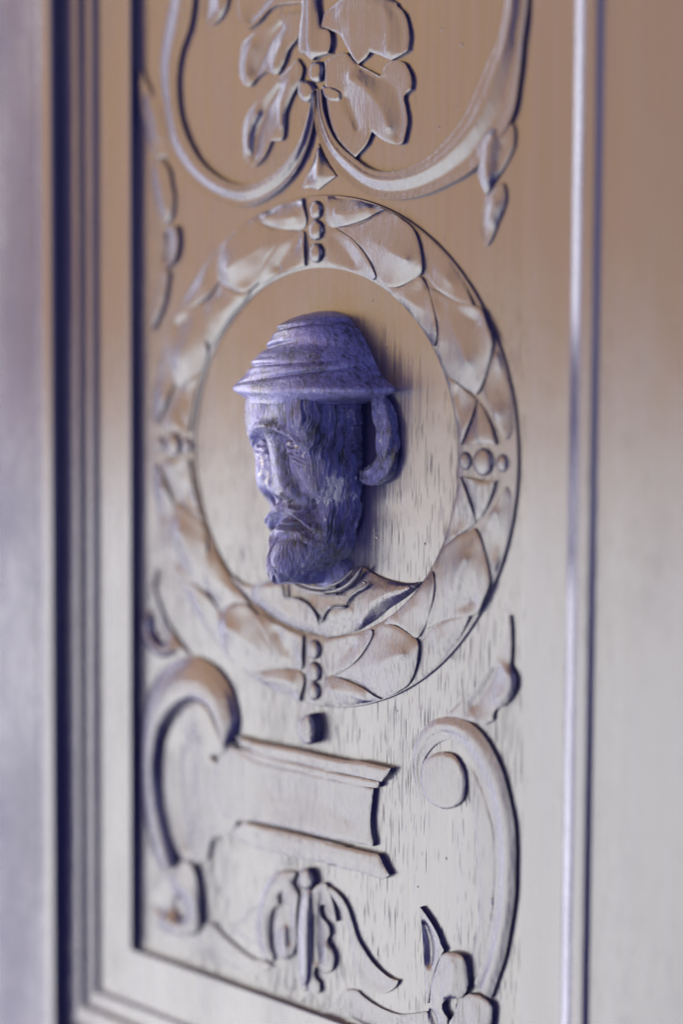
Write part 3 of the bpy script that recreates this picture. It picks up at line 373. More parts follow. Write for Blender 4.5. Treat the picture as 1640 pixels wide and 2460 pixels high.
RIBBONS = [
{'n':'leaf_scroll','p':'X','i':[[(-11.5,168.9,1.52),(-9.9,159.9,1.52),(-3.3,148.7,1.52),(7.4,140.8,1.52),(17.5,135.5,1.52),(26.5,133.8,1.52),(37.1,134.3,1.52),(48.3,137.4,1.52),(57.5,142.7,1.52),(67.4,151.1,1.52),(73,159.3,1.52),(79.3,169.7,1.52),(84.7,177.8,1.52),(88.1,191.7,1.52),(87.4,208.8,1.52),(80,224.7,1.52)]],'o':[[(-16.8,169.4,1.52),(-16.3,160.5,1.52),(-14.3,152.1,1.52),(-8,141.5,1.52),(2,132.7,1.52),(15.8,125.4,1.52),(30.2,122.8,1.52),(44.2,123.4,1.52),(57.8,126.4,1.52),(71.8,131.4,1.52),(83.8,140.5,1.52),(91.9,150.2,1.52),(94.8,162.5,1.52),(96.5,176.5,1.52),(98.6,190.4,1.52),(97.5,210.2,1.52),(89.4,231.2,1.52)]],'f':[(0,1.7),(0.05,2.29),(0.1,2.29),(0.16,1.87),(0.23,2.55),(0.34,2.63),(0.66,1.1),(0.72,1.02),(0.9,1.44),(1,1.7)]},
{'n':'leaf_scroll','p':'X','i':[[(-16.2,168.9,1.52),(-19.3,160.2,1.52),(-24.7,149.5,1.52),(-33,141.5,1.52),(-43,136.2,1.52),(-54,133.6,1.52),(-64.4,134.2,1.52),(-77.7,138.6,1.52),(-89.4,146.1,1.52),(-98.6,157.2,1.52),(-103.2,167.3,1.52),(-104.8,181.6,1.52),(-102.3,192.7,1.52),(-95.9,204.3,1.52),(-93.2,219.7,1.52),(-94.1,236.5,1.52),(-85.1,251.8,1.52)]],'o':[[(-15,168.8,1.52),(-15.7,159.4,1.52),(-19.2,148,1.52),(-25.6,138.9,1.52),(-34.6,131.9,1.52),(-47.2,126.7,1.52),(-60,124.6,1.52),(-73.2,126.7,1.52),(-88.5,132.5,1.52),(-102.2,141,1.52),(-112.1,150.8,1.52),(-115.4,159.7,1.52),(-118.2,168.5,1.52),(-121.6,178.6,1.52),(-124,190.3,1.52),(-123,201.7,1.52),(-117.7,217.1,1.52),(-113.5,233.6,1.52),(-102.3,257.9,1.52)]],'f':[(0,1.7),(0.05,2.29),(0.1,2.29),(0.16,1.87),(0.23,2.55),(0.34,2.63),(0.66,1.1),(0.72,1.02),(0.9,1.44),(1,1.7)]},
{'n':'scroll','p':'left_scroll','i':[[(-70.3,-105.5,2.9),(-71.7,-102.5,2.9),(-75.3,-97.2,2.9),(-78.9,-92.5,2.9),(-83.5,-89,2.9),(-89.1,-88,2.9),(-94.6,-88.7,2.9),(-101.2,-91.3,2.9),(-108.8,-97,2.9),(-113.7,-103,2.9),(-116.6,-111.8,2.9),(-118,-121.1,2.9),(-117.6,-130,2.9),(-115.6,-138.8,2.9),(-112.7,-147.3,2.9),(-108.8,-155.6,2.9),(-105,-164.5,2.9)]],'o':[[(-66.3,-103.4,2.9),(-64,-98.5,2.9),(-63.2,-92.7,2.9),(-65,-86.6,2.9),(-68.1,-80.1,2.9),(-75.4,-73.5,2.9),(-84.5,-69.9,2.9),(-95.6,-68.8,2.9),(-108.9,-73.3,2.9),(-119.5,-80.5,2.9),(-126.3,-90.9,2.9),(-129.8,-104.7,2.9),(-130.8,-123,2.9),(-129.9,-138.1,2.9),(-126.4,-151.5,2.9),(-121.5,-162.8,2.9),(-115.6,-168.9,2.9)]],'f':[(0,2.21),(0.1,4.42),(0.25,5.1),(0.5,4.59),(0.8,3.23),(1,1.27)]},
{'n':'scroll','p':'right_scroll','i':[[(49.2,-108.3,1.45),(47.2,-102.8,1.45),(47.4,-96.6,1.45),(49.5,-92.1,1.45),(53.4,-87.9,1.45),(57.7,-85.1,1.45),(63.4,-83.6,1.45),(70.8,-85.9,1.45),(74.7,-89.9,1.45),(78.3,-95.4,1.45),(81.8,-101.4,1.45),(84.6,-107.5,1.45),(86.2,-113.3,1.45),(87.2,-120.7,1.45),(87.7,-128.2,1.45),(87.2,-138.4,1.45),(86.7,-145.1,1.45),(84.4,-155.7,1.45),(81.4,-165.6,1.45),(77.4,-175.2,1.45)]],'o':[[(48.3,-109.7,1.45),(43.4,-102.9,1.45),(42.2,-95.8,1.45),(43.8,-87.7,1.45),(47.6,-82,1.45),(53.3,-77.5,1.45),(60.4,-75.2,1.45),(71,-74.9,1.45),(78.7,-77.9,1.45),(85.3,-83.8,1.45),(90.5,-91.5,1.45),(94.3,-100.9,1.45),(96.8,-109.5,1.45),(97.8,-118.8,1.45),(97.8,-128.8,1.45),(97.6,-138.4,1.45),(96,-148.2,1.45),(93.3,-160.9,1.45),(90,-169.7,1.45),(86.4,-178.7,1.45)]],'f':[(0,1.36),(0.1,1.27),(0.3,1.61),(0.42,1.95),(0.5,2.55),(0.72,2.46),(0.9,1.87),(1,1.44)],'ramp':(0.02,0.3)}]
TUBES = [
{'n':'collar_edge','p':'carved_bust','t':[[(-32.3,-30.7,3.7),(-31.5,-33.9,3.7),(-30.6,-36.9,3.7),(-23.6,-37.1,3.7),(-15.3,-39.3,3.7),(-11.3,-42.5,3.7),(-9.2,-46.4,3.7)]],'r':0.7},
{'n':'collar_edge','p':'carved_bust','t':[[(-8,-45.4,3.7),(-5.6,-41.4,3.7),(-3.3,-39,3.7),(1.5,-37.8,3.7),(6.8,-37.3,3.7),(-1.6,-38.2,3.7),(1.6,-38.2,3.7),(6.3,-37.9,3.7)]],'r':0.7},
{'n':'collar_edge','p':'carved_bust','t':[[(6.7,-37,3.7),(7.5,-35.4,3.7),(9.4,-33.2,3.7),(14,-30.3,3.7),(17.8,-28.6,3.7),(20.5,-26.8,3.7)]],'r':0.7},
{'n':'neck_band','p':'carved_bust','t':[[(-27.8,-28.4,4.4),(-23.6,-31,4.4),(-17.1,-32.6,4.4),(-8.1,-33.2,4.4),(2.2,-32.3,4.4),(-4.8,-32.9,4.4),(3.1,-30.9,4.4),(9.3,-28,4.4),(13.9,-24.1,4.4),(16.6,-20.7,4.4)]],'r':1},
{'n':'neck_band','p':'carved_bust','t':[[(-22.1,-28.1,5),(-16.4,-30.4,5),(-7.5,-31,5),(2.8,-29.8,5),(-4.2,-30.4,5),(2.9,-28.2,5),(8.4,-25.1,5),(12.2,-22.1,5)]],'r':0.7},
{'n':'button','p':'carved_bust','t':[[(17.3,-26.5,4.3),(18.5,-26.9,4.3)]],'r':1.4}]
LEAVES = [
{'n':'leaf','o':[[(0.1137,-1.0135,1.06),(0.2032,-1.0213,1.72),(0.3063,-1.0416,1.72),(0.3842,-1.0685,1.91),(0.4274,-1.0854,1.91)],[(0.4274,-1.0854,1.91),(0.3484,-1.1180,0.92),(0.2463,-1.1449,0.92),(0.1168,-1.1742,0.92),(0.0811,-1.1753,1.72)],[(0.0811,-1.1753,1.72),(0.0832,-1.1438,1.98),(0.0632,-1.0506,1.45),(0.0789,-1.0225,1.19),(0.1158,-1.0135,1.19)]],'l':[[[(0.1295,-1.0798,2.13),(0.2337,-1.0753,2.13),(0.3368,-1.0933,2.13)]]]},
{'n':'leaf','o':[[(0.1126,-1.0146,0.92),(0.2411,-0.9517,1.72),(0.3295,-0.8663,1.72),(0.3726,-0.7831,1.58)],[(0.3726,-0.7831,1.58),(0.4432,-0.7438,1.85),(0.5053,-0.7404,1.85),(0.5789,-0.7640,1.85),(0.6295,-0.7876,1.58)],[(0.6295,-0.7876,1.58),(0.6453,-0.8067,2.11),(0.6389,-0.8843,2.11),(0.5958,-0.9809,2.05),(0.5232,-1.0573,2.05)],[(0.5232,-1.0573,2.05),(0.4526,-1.0809,1.25),(0.4200,-1.0854,1.25)],[(0.4200,-1.0854,1.25),(0.3642,-1.0584,1.25),(0.2747,-1.0236,1.25),(0.1126,-1.0146,0.92)]],'l':[[[(0.1947,-1.0000,1.05),(0.3905,-0.9326,2.53),(0.5716,-0.8551,3.34)]],[[(0.3053,-0.9910,1.72),(0.4568,-1.0270,1.72)]]]},
{'n':'leaf','o':[[(0.0695,-0.8483,1.45),(0.2495,-0.8135,1.45),(0.3495,-0.7742,1.25)],[(0.3495,-0.7742,1.25),(0.3758,-0.7854,2.05),(0.3284,-0.8663,2.05),(0.2379,-0.9517,1.91),(0.1158,-1.0101,1.19)],[(0.1158,-1.0101,1.19),(0.0811,-1.0056,1.45),(0.0726,-0.9337,1.85),(0.0716,-0.8483,1.58)]],'l':[[[(0.1042,-0.9685,1.18),(0.1958,-0.9011,1.18),(0.2442,-0.8483,0.91)]]]},
{'n':'leaf','o':[[(0.6389,-0.8034,1.06),(0.7211,-0.7303,1.72),(0.8147,-0.6809,1.72),(0.9274,-0.6551,1.98)],[(0.9274,-0.6551,1.98),(0.8547,-0.7697,1.06),(0.7400,-0.9101,1.06),(0.6453,-0.9944,1.06),(0.5284,-1.0584,0.92)],[(0.5284,-1.0584,0.92),(0.5863,-0.9831,1.19),(0.6284,-0.8865,1.19),(0.6389,-0.8034,1.06)]],'l':[[[(0.6926,-0.8067,1.18),(0.7716,-0.7787,1.99),(0.8263,-0.7371,1.72)]]]},
{'n':'leaf','o':[[(0.6695,-0.7404,0.92),(0.6968,-0.6787,1.72),(0.7305,-0.5854,1.72),(0.7326,-0.4730,1.58)],[(0.7326,-0.4730,1.58),(0.7358,-0.4404,1.25),(0.7632,-0.3809,1.25),(0.8547,-0.3247,1.65),(0.9421,-0.2798,1.32)],[(0.9421,-0.2798,1.32),(0.9737,-0.3157,1.72),(1.0116,-0.4011,1.72),(1.0347,-0.5034,2.11),(1.0232,-0.5955,2.11)],[(1.0232,-0.5955,2.11),(0.9747,-0.6416,1.72),(0.9189,-0.6562,1.85)],[(0.9189,-0.6562,1.85),(0.7884,-0.6876,1.45),(0.6695,-0.7404,0.92)]],'l':[[[(0.7379,-0.6753,1.18),(0.8421,-0.5382,2.4),(0.9168,-0.4079,3.07)]],[[(0.8137,-0.6483,1.72),(0.9453,-0.5831,1.18)]]]},
{'n':'leaf','o':[[(0.4653,-0.7022,1.45),(0.5337,-0.6449,1.19),(0.6179,-0.5775,1.19),(0.7063,-0.4831,1.06)],[(0.7063,-0.4831,1.06),(0.7316,-0.5303,2.05),(0.7232,-0.6034,2.05),(0.6979,-0.6787,1.85),(0.6674,-0.7326,1.19)],[(0.6674,-0.7326,1.19),(0.6305,-0.7798,1.72),(0.5768,-0.7607,1.72),(0.5158,-0.7371,1.72),(0.4379,-0.7393,1.32),(0.4642,-0.7034,1.32)]],'l':[[[(0.5400,-0.6944,1.72),(0.6242,-0.6494,1.72)]]]},
{'n':'leaf','o':[[(0.9758,-0.3022,1.19),(1.0137,-0.2427,1.72),(1.0568,-0.1708,1.72),(1.1095,-0.0989,1.58)],[(1.1095,-0.0989,1.58),(1.1400,-0.1494,0.99),(1.1316,-0.3045,0.99),(1.0979,-0.4292,0.92),(1.0326,-0.5742,0.92)],[(1.0326,-0.5742,0.92),(1.0305,-0.5045,1.19),(1.0105,-0.4101,1.19),(0.9758,-0.3022,1.19)]],'l':[[[(1.0632,-0.2045,2.26),(1.0642,-0.3270,1.05),(1.0611,-0.4494,1.72)]]]},
{'n':'leaf','o':[[(0.9463,-0.2618,1.06),(0.9284,-0.1955,1.85),(0.8884,-0.1101,1.85),(0.8663,-0.0674,1.72)],[(0.8663,-0.0674,1.72),(0.8505,-0.1303,1.45),(0.8284,-0.2202,1.45),(0.7705,-0.3708,1.06)],[(0.7705,-0.3708,1.06),(0.8547,-0.3180,1.58),(0.9463,-0.2618,1.06)]],'l':[[[(0.8716,-0.2169,1.18),(0.8389,-0.2989,1.18)]]]},
{'n':'leaf','o':[[(0.9453,-0.2573,0.99),(0.9032,-0.1449,0.99),(0.8716,-0.0674,1.32)],[(0.8716,-0.0674,1.32),(0.9221,-0.0730,1.85),(1.0011,-0.0787,1.85),(1.0558,-0.0753,1.72)],[(1.0558,-0.0753,1.72),(1.0347,-0.1371,1.72),(0.9853,-0.2191,1.19),(0.9453,-0.2573,0.99)]],'l':[[[(0.9768,-0.0876,2.26),(0.9611,-0.2112,1.45)]]]}]
BEADS = [(-15.8,-56.2,1.72),(-16.5,-66.7,1.72),(-15.3,-74.5,1.72),(70.4,22.1,1.72),(79.8,22.7,1.85),(89.3,22.7,1.58),(-15.6,112.4,1.98),(-13.6,103.6,1.98)]
FACE = [(52.4,20.2,31.2,5),(44.9,20.3,31.6,5),(38.2,20.4,32,5),(32.4,20.9,31.2,4.6),(27.4,21,29.2,4.3),(21.7,21,27.2,4),(15.2,21.1,24.1,4),(8.6,21.1,22.3,3.7),(2.9,20.7,21.3,3.2),(-2.8,20.3,21.7,2.8),(-9.5,17.9,23.5,2.6),(-16.1,14.6,25.7,2.5),(-22,10.2,28.2,2.5),(-26.3,4.8,28.1,2.5)]
CAP = [(80.2,3.3,1,2),(79.7,8.7,8.6,2),(77.9,12.7,15.8,2),(73.9,17.6,22.2,2),(69.8,21.5,23.2,2),(66.5,23.9,23.2,2),(63.3,26.1,28.5,2),(59.1,29,31.5,2),(54.9,32.6,33,2),(51.9,36.4,35.5,2),(50.1,39.7,37.2,2),(48.1,39.2,36.9,2),(46.5,33.9,34.9,2),(44.6,23.2,33.5,2.4)]
LOCK = [[(23.2,46.4,4),(26.1,40.8,4),(28.2,34.3,4),(29,27.9,4),(28.6,22.2,4),(25.4,18,4),(19.9,15.6,4),(15.4,15.6,4)]]

# ------------------------------------------------------------------ panel board
def board():
    us = np.arange(-139, 106.1, 1.0); vs = np.arange(-212, 268, 1.0)
    U, V = np.meshgrid(us, vs)
    H = .10*noise2(U, V*.25, .16, 4)+.05*noise2(U, V*.15, .7, 8)
    # the ground rises a little to the frame
    H += .7*np.clip((U-97)/6, 0, 1)**2
    H += .8*np.clip((-129-U)/8, 0, 1)**2
    H += .8*np.clip((-201-V)/8, 0, 1)**2
    n, m = U.shape
    verts = list(zip(U.ravel(), V.ravel(), H.ravel())); faces = []
    for i in range(n-1):
        for j in range(m-1):
            a = i*m+j; faces.append((a, a+1, a+m+1, a+m))
    k = len(verts); back = [(-139, -212, -8), (106, -212, -8), (106, 267, -8), (-139, 267, -8)]
    verts += back; faces.append((k+3, k+2, k+1, k))
    faces += [(k, k+1, m-1, 0), (k+1, k+2, n*m-1, m-1), (k+2, k+3, (n-1)*m, n*m-1), (k+3, k, 0, (n-1)*m)]
    return link('panel', verts, faces, M_panel)
board()

# ------------------------------------------------------------------ frame
UL, UR, VB, VT = -134.4, 102.9, -207.8, 262.0
LEFT = [(0, -1), (0, 4.4), (0.4, 4.8), (13, 4.9), (24.4, 4.8), (24.9, 4.8), (25.1, 6.5), (25.5, 6.9), (29.1, 6.8), (33.3, 6.6), (33.6, 8.5), (34.1, 8.9), (39.9, 8.8), (45.8, 8.6), (46.0, 14.6), (46.8, 15.4), (50.0, 15.8), (54.9, 15.7), (57.3, 15.4), (57.9, 14.9), (58.7, 15.3), (144, 11.4), (144, -8), (0, -8)]
RIGHT = [(0, -1), (0, 3.6), (.4, 4.0), (10, 4.1), (19.6, 4.0), (20.8, 4.1), (22.0, 4.6), (24.6, 5.6), (27.6, 6.6), (29.4, 6.8), (31.8, 6.7), (32.8, 6.4), (33.6, 5.4), (34.7, 4.9),
         (36, 4.8), (40, 4.8), (44.8, 4.9), (46, 4.95), (47, 5.0), (48, 5.0), (50, 5.05), (144, 5.0), (144, -8), (0, -8)]
def frame_piece(name, side, j0, j1, mat, close_to=None):
    """profile points j0..j1 swept along one side of the opening, mitred at the corners"""
    L_ = LEFT[j0:j1+1]; R_ = RIGHT[j0:j1+1]
    foot = -8
    L_ = [(L_[0][0], foot)]+L_+[(L_[-1][0], foot)]; R_ = [(R_[0][0], foot)]+R_+[(R_[-1][0], foot)]
    A = []; B_ = []
    for (sl, hl), (sr, hr) in zip(L_, R_):
        c = dict(bl=(UL-sl, VB-sl, hl), tl=(UL-sl, VT+sl, hl), br=(UR+sr, VB-sl, (hr)), tr=(UR+sr, VT+sl, hr))
        k = dict(left=('tl', 'bl'), bottom=('bl', 'br'), right=('br', 'tr'), top=('tr', 'tl'))[side]
        A.append(c[k[0]]); B_.append(c[k[1]])
    n = len(A); N_ = 40; verts = []; faces = []
    for t in range(N_+1):
        for a, b in zip(A, B_): verts.append(tuple(a[i]+(b[i]-a[i])*t/N_ for i in range(3)))
    for t in range(N_):
        for i in range(n):
            j = (i+1) % n; faces.append((t*n+i, t*n+j, (t+1)*n+j, (t+1)*n+i))
    faces.append(tuple(range(n))[::-1]); faces.append(tuple(N_*n+i for i in range(n)))
    faces = [f[::-1] for f in faces]
    return link(name, verts, faces, mat, sharp=28)
for side in ('left', 'bottom', 'right', 'top'):
    a = frame_piece('frame_moulding', side, 1, 13, M_frame)
    b = frame_piece('bead_moulding', side, 13, 20, M_frame)
    c = frame_piece('stile' if side in ('left', 'right') else 'rail', side, 20, 21, M_frame)

# ------------------------------------------------------------------ wreath
EU, EV = -14.3, 23.4
def EP(rho, a): return EU+95*rho*math.cos(math.radians(a)), EV+89*rho*math.sin(math.radians(a))
def ring(name, r0, r1, prof, mat, parent=None, n=400):
    verts = []; faces = []; m = len(prof)
    for i in range(n):
        for w_, h in prof:
            x, y = EP(r0+(r1-r0)*w_, 360*i/n); verts.append((x, y, h+.08*math.sin(14*math.pi*i/n+w_*4)))
    for i in range(n):
        for j in range(m-1):
            k = (i+1) % n; faces.append((i*m+j, i*m+j+1, k*m+j+1, k*m+j))
    return link(name, verts, faces, mat, parent)
wreath = ring('wreath', .838, 1.166, [(0, -.6), (.003, .5), (.03, .8), (.2, .95), (.5, 1.0), (.8, 1.1), (.96, 1.2), (.985, 1.1), (.993, .8), (1, -.6)], M_carve)
def ellipse_map(segs, sx, sy):
    out = []
    for s in segs:
        t = []
        for x, y, h in s:
            r = math.hypot(x, y); q = min(1.158, max(.846, r))/r
            t.append((EU+95*x*q*sx, EV+89*y*q*sy, h*LEAF_H))
        out.append(t)
    return out
LEAF_H = 1.38
for m, (sx, sy) in enumerate([(1, 1), (1, -1), (-1, 1), (-1, -1)]):
    for k, d in enumerate(LEAVES):
        relief('leaf', ellipse_map(d['o'], sx, sy), [ellipse_map(x, sx, sy) for x in d['l']], M_carve, wreath, rim=.15, rough=.14, seed=10*m+k)
def bead(u, v, ru, rv, h0, dome, parent, name='berry'):
    pts = [(u+ru*math.cos(t), v+rv*math.sin(t), h0) for t in np.linspace(0, 2*math.pi, 25)]
    relief(name, [pts], [], M_carve, parent, dome=dome, rim=.2, cell=.6)
for a in (0, 180):
    for rho, rr in ((.885, 3.4), (.985, 5.0), (1.085, 3.3)):
        bead(*EP(rho, a), rr, rr*1.05, 1.2+(rr > 4)*.5, 1.2, wreath)
for a in (90, -90):
    for rho, rr in ((.905, 4.0), (1.008, 4.2), (1.098, 3.8)):
        bead(*EP(rho, a), rr*.95, rr, 1.9, 1.1, wreath)

# ------------------------------------------------------------------ flat carving
parents = {}
ORDER = {'acanthus_leaf': 'midrib', 'tablet': 'tablet_body', 'left_scroll': 'scroll', 'right_scroll': 'scroll', 'fleur': 'tongue'}
TITLE = {'acanthus_leaf': 'acanthus_leaf', 'tablet': 'tablet', 'left_scroll': 'scroll', 'right_scroll': 'scroll', 'fleur': 'fleur'}
def make(kind, d, par, name, seed):
    if kind == 'R': return relief(name, d['o'], d['l'], M_tablet if name in ('tablet', 'tablet_body') else M_carve, par, dome=d.get('dome', 0), seed=seed)
    if kind == 'B': return ribbon(name, d['i'], d['o'], d['f'], M_carve, par, seed=seed, ramp=d.get('ramp'))
items = [('R', d) for d in RELIEFS]+[('B', d) for d in RIBBONS]
for k, (kind, d) in enumerate(items):
    if d['p'] in ORDER and ORDER[d['p']] == d['n'] and d['p'] not in parents:
        parents[d['p']] = make(kind, d, None, TITLE[d['p']], k); d['done'] = 1
later = []
for k, (kind, d) in enumerate(items):
    if d.get('done'): continue
    if d['p'] == 'carved_bust': later.append((kind, d)); continue
    make(kind, d, parents.get(d['p']), d['n'], k)

# ------------------------------------------------------------------ bust
A0 = -9.0
def interp_table(tab, v, k):
    t = sorted(tab); x = np.array([q[0] for q in t]); y = np.array([q[k] for q in t]); return np.interp(v, x, y)
def smooth_table(tab, vs, k, s=1.5):
    y = interp_table(tab, vs, k); g = np.exp(-(np.arange(-8, 9)*(abs(vs[1]-vs[0]))/s)**2/2); g /= g.sum()
    yp = np.pad(y, 8, mode='edge'); return np.convolve(yp, g, 'valid')
def loft(name, tab, v0, v1, nv, nt, disp, mat, parent=None, s=1.5, top=False):
    vs = np.linspace(v0, v1, nv)
    a = smooth_table(tab, vs, 1, s); b = smooth_table(tab, vs, 2, s); pw = smooth_table(tab, vs, 3, s)
    t = np.linspace(-.06, math.pi+.06, nt)
    T_, V = np.meshgrid(t, vs); ca, sa = np.cos(T_), np.sin(T_)
    e = 2/pw[:, None]
    U = a[:, None]*np.sign(ca)*np.abs(ca)**e; H = b[:, None]*np.sign(sa)*np.abs(sa)**e
    U, V, H = disp(U, V, H, T_)
    verts = list(zip((U+A0).ravel(), V.ravel(), H.ravel())); faces = []
    for i in range(nv-1):
        for j in range(nt-1):
            p = i*nt+j; faces.append((p, p+nt, p+nt+1, p+1))
    # v falls with i: orient outwards
    k = len(verts)
    faces.append(tuple(range(nt))); faces.append(tuple((nv-1)*nt+j for j in range(nt))[::-1])
    return link(name, verts, faces, mat, parent, sharp=60)
G = lambda x, c, s: np.exp(-((x-c)/s)**2)
def face_disp(U, V, H, T_):
    fr = np.clip(np.sin(T_), 0, 1)**1.0
    au = np.abs(U); d = np.zeros_like(U); E = np.exp
    # middle of the face is set back between brow and moustache
    d += -1.2*E(-(au/9)**2-((V-25)/8)**2)
    # brows, drooping outwards
    vb = 35.0-.030*au**2
    d += 2.8*E(-((V-vb)/2.0)**2)*np.clip((19-au)/5, 0, 1)
    d += -1.2*E(-((V-vb+3.2)/1.6)**2)*np.clip((17-au)/5, 0, 1)*np.clip((au-2)/3, 0, 1)
    # eye sockets, eyeballs, lids
    d += -5.4*E(-((au-9.8)/5.4)**2-((V-27.0)/4.8)**2)
    d += 4.4*E(-((au-10)/4.2)**4-((V-26.2)/2.9)**2)
    d += 1.1*E(-((au-9.8)/5.2)**4-((V-(28.8-.08*(au-9.8)**2))/.6)**2)
    d += 1.1*E(-((au-9.8)/4.8)**4-((V-(23.6+.06*(au-9.8)**2))/.6)**2)
    d += -1.3*E(-((au-9.8)/4.4)**4-((V-26.6-.05*(au-9.8)**2)/.5)**2)
    d += .5*np.sin(V*3.4+au*1.1)*E(-((au-11)/4.5)**2-((V-22.5)/2.6)**2)
    # nose
    t = np.clip((36-V)/(36-7), 0, 1)
    wn = 2.6+2.2*t; hn = 1.6+2.6*t
    base = np.where(V > 7.5, 1, E(-((V-7.5)/1.5)**2))*np.where(V < 36, 1, E(-((V-36)/2)**2))
    d += hn*base*E(-(au/wn)**4)
    d += 2.8*E(-((au-5.4)/2.0)**2-((V-9.5)/3.0)**2)
    d += -3.0*E(-((au-3.0)/1.2)**2-((V-6.4)/1.4)**2)
    d += -2.2*E(-((au-7.8)/.9)**2-((V-10)/4)**2)
    d += -2.0*E(-((au-(4.6+.0*V))/1.1)**2-((V-19)/7)**2)
    # cheeks, and the hollow beside the nose
    d += 2.2*E(-((au-13.5)/4)**2-((V-16)/4.5)**2)
    d += -6.0*E(-((au-11.5)/2.6)**2-((V-(5.0))/3.2)**2)
    # moustache
    vm = 2.6-.030*au**2-.12*au
    hair = np.sin(V*2.6+au*1.4+2*np.sin(au*.5))
    d += (3.0+.5*hair)*E(-((V-vm)/2.3)**2)*np.clip((17-au)/4, 0, 1)*np.clip(.3+au/5, 0, 1)
    d += -3.6*E(-((V-(vm-4.6))/1.7)**2)*np.clip((15-au)/4, 0, 1)*np.clip(au/5, 0, 1)
    # lips
    d += 2.2*E(-((V+3.6)/1.0)**2-(au/6)**4)
    d += -3.0*E(-((V+5.2)/.8)**2-(au/7)**4)
    d += 1.8*E(-((V+6.9)/1.2)**2-(au/4.5)**4)
    d += -2.0*E(-((V+10.0)/1.6)**2-(au/6)**2)
    # beard: curling locks on the chin, finer strands outwards
    bm = np.clip((-7-V)/5, 0, 1)
    ph = U*.85+1.5*np.sin(V*.30+U*.22)+.035*V*U
    lock = np.abs(np.sin(ph))**.6
    d += bm*(lock-.6)*2.0*np.clip(.35+au/8, 0, 1)
    d += bm*.30*np.sin(U*4.3+3*np.sin(V*.45))*np.clip(au/6, 0, 1)
    d += 2.0*E(-((V+17)/6)**2-(au/7)**2)
    d += -1.2*E(-((V+17)/5)**2-((au-7)/1.5)**2)
    d *= fr
    # hair and whiskers at the side: strands running down the grain
    side = np.clip((au-15)/4, 0, 1)*np.clip(1.35-fr, 0, 1)*1.2
    arc = np.arctan2(H, U)*24
    wav = 1.1*np.sin(V*.17+1)+.35*np.sin(V*.7)
    aw = arc+1.5*noise2(arc*.35, V*.13, 1.0, 77)+wav
    hs = -1.5*(1-np.abs(np.sin(aw*.62)))**3-.9*(1-np.abs(np.sin(aw*1.45+.7)))**3+.30*np.sin(aw*4.1)+.9*noise2(arc, V*.22, .5, 21)
    beardside = np.clip((6-V)/12, 0, 1)
    eu_ = np.minimum(np.arctan2(H, U), math.pi-np.arctan2(H, U))
    side = side*(1-.92*E(-((eu_-.85)/.42)**4-((V-11)/11)**4))
    br = noise2(arc*1.2, V*.8, .8, 61)*1.6
    dr = side*(hs*1.0+.5+.8*beardside*br)
    # cheek pad before the whiskers, temple recess
    eu = np.arctan2(H, U)
    for sgn in (0, 1):
        q = eu if sgn == 0 else math.pi-eu
        dr += 2.4*E(-((q-.95)/.16)**2-((V-10)/4.6)**2)
        dr += -1.6*E(-((q-.95)/.26)**2-((V-1.5)/2.6)**2)
        dr += 1.3*E(-((q-.72-.10*np.cos((V-24)/3))/.045)**2)*E(-((V-24.5)/3.6)**4)
        dr += -1.0*E(-((q-.80)/.14)**2-((V-27)/6)**2)
    n = np.hypot(U, H)+1e-6
    dr += .34*noise2(U*1.2, V*.5+H, 1.1, 3)+.16*noise2(U*1.6, V*.35+H*1.5, 3.3, 31)*side
    U2 = U+dr*U/n; H2 = H+d+dr*H/n
    # the chin ends in locks of different length
    low = np.clip((-20-V)/6, 0, 1)
    V2 = V+low*(1.5*np.sin(U*.8+1.2)+1.0*np.sin(U*2.1))
    return U2, V2, H2
head = loft('carved_head', FACE, 52, -26.4, 300, 280, face_disp, M_bust, s=1.4)

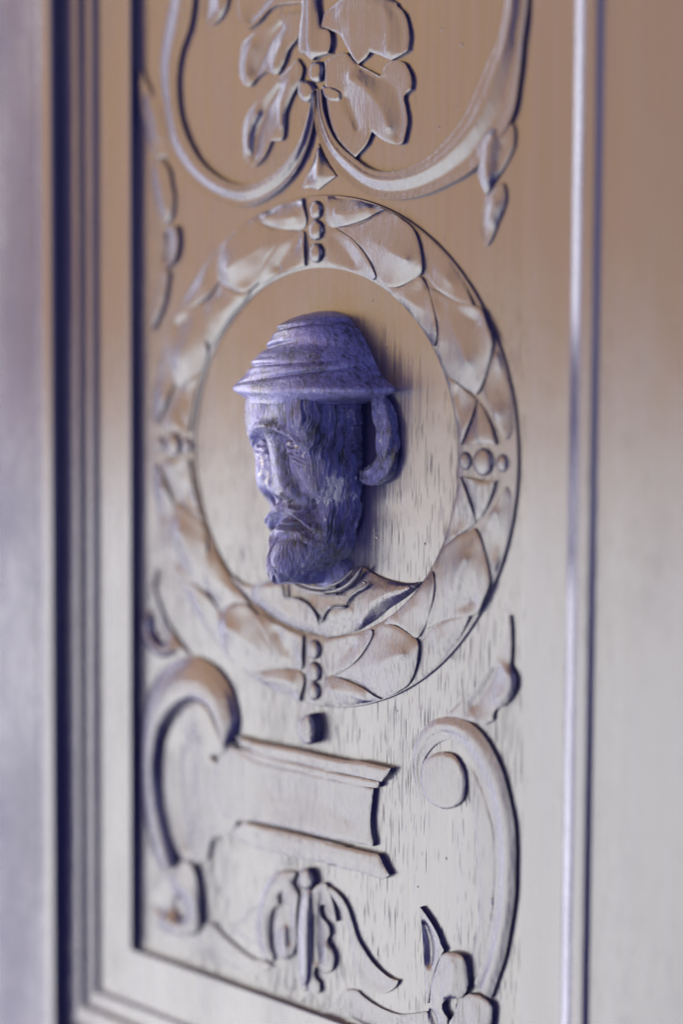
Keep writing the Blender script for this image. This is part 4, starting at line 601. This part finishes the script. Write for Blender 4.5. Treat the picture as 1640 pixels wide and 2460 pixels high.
def cap_disp(U, V, H, T_):
    n = np.hypot(U, H)+1e-6; d = np.zeros_like(U); x = U/34; g = T_/math.pi
    for v0, sl, c, wd, am in [(73.5, -3.5, .55, .28, 1.5), (65.5, -7, .70, .20, 1.7), (58.5, -3, .62, .26, 1.5), (55, -9, .38, .25, 1.1), (77.5, 2, .5, .4, .8)]:
        vc = v0+sl*(g-c)*1.4
        d += am*(-np.exp(-((V-vc)/.75)**2)+.55*np.exp(-((V-vc-1.9)/1.1)**2))*np.exp(-((g-c)/wd)**2)
    d += .28*noise2(U, V*1.3+H*.5, .3, 9)+.06*noise2(U*.6, V*2.5, 1.7, 12)
    return U+d*U/n, V+.25*noise2(U, H, .3, 2), H+d*H/n
loft('cap', CAP, 80.4, 43.8, 190, 240, cap_disp, M_cap, head, s=.7)
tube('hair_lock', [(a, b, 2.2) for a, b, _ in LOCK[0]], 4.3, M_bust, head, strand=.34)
def lump(name, c, r, mat, parent):
    verts = []; faces = []; n, m = 24, 36
    for i in range(n+1):
        t = math.pi*i/n
        for j in range(m):
            a = 2*math.pi*j/m; k = 1+.04*math.sin(5*a+3*t)
            verts.append((c[0]+r[0]*k*math.sin(t)*math.cos(a), c[1]+r[1]*math.cos(t), c[2]+r[2]*k*math.sin(t)*math.sin(a)))
    for i in range(n):
        for j in range(m):
            q = (i+1)*m+j; faces.append((i*m+j, i*m+(j+1) % m, (i+1)*m+(j+1) % m, q))
    return link(name, verts, faces, mat, parent)
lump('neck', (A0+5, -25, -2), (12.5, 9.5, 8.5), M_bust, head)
for k, (kind, d) in enumerate(later):
    relief(d['n'], d['o'], d['l'], M_carve, head, seed=80+k)
for d in TUBES:
    tube(d['n'], [(a, b, c-d['r']*.35) for s in d['t'] for a, b, c in s], d['r'], M_carve, head)

# dried drops in the varnish
for i, (u, v) in enumerate([(17.4, 84.3), (47.5, -9.6), (20.7, -8.7), (25.4, 65.9), (53.8, 185.3), (64.4, 178.4), (62.3, 155.5), (53.0, 148.7), (67.9, -72.6), (45.4, -144.3), (60.7, -130.2), (26.2, -52.7), (32.9, -76.5)]):
    r = .55+.25*((i*7) % 3)/2; sv = [(u, v, r*.75+.1)]
    for a in range(10): sv.append((u+r*math.cos(a*.6283), v+1.2*r*math.sin(a*.6283), -.15))
    link('varnish_drop', sv, [(0, 1+a, 1+(a+1) % 10) for a in range(10)], M_panel)
# far from the eye the scene must still close: nothing else is needed behind the door
sc.cycles.max_bounces = 6
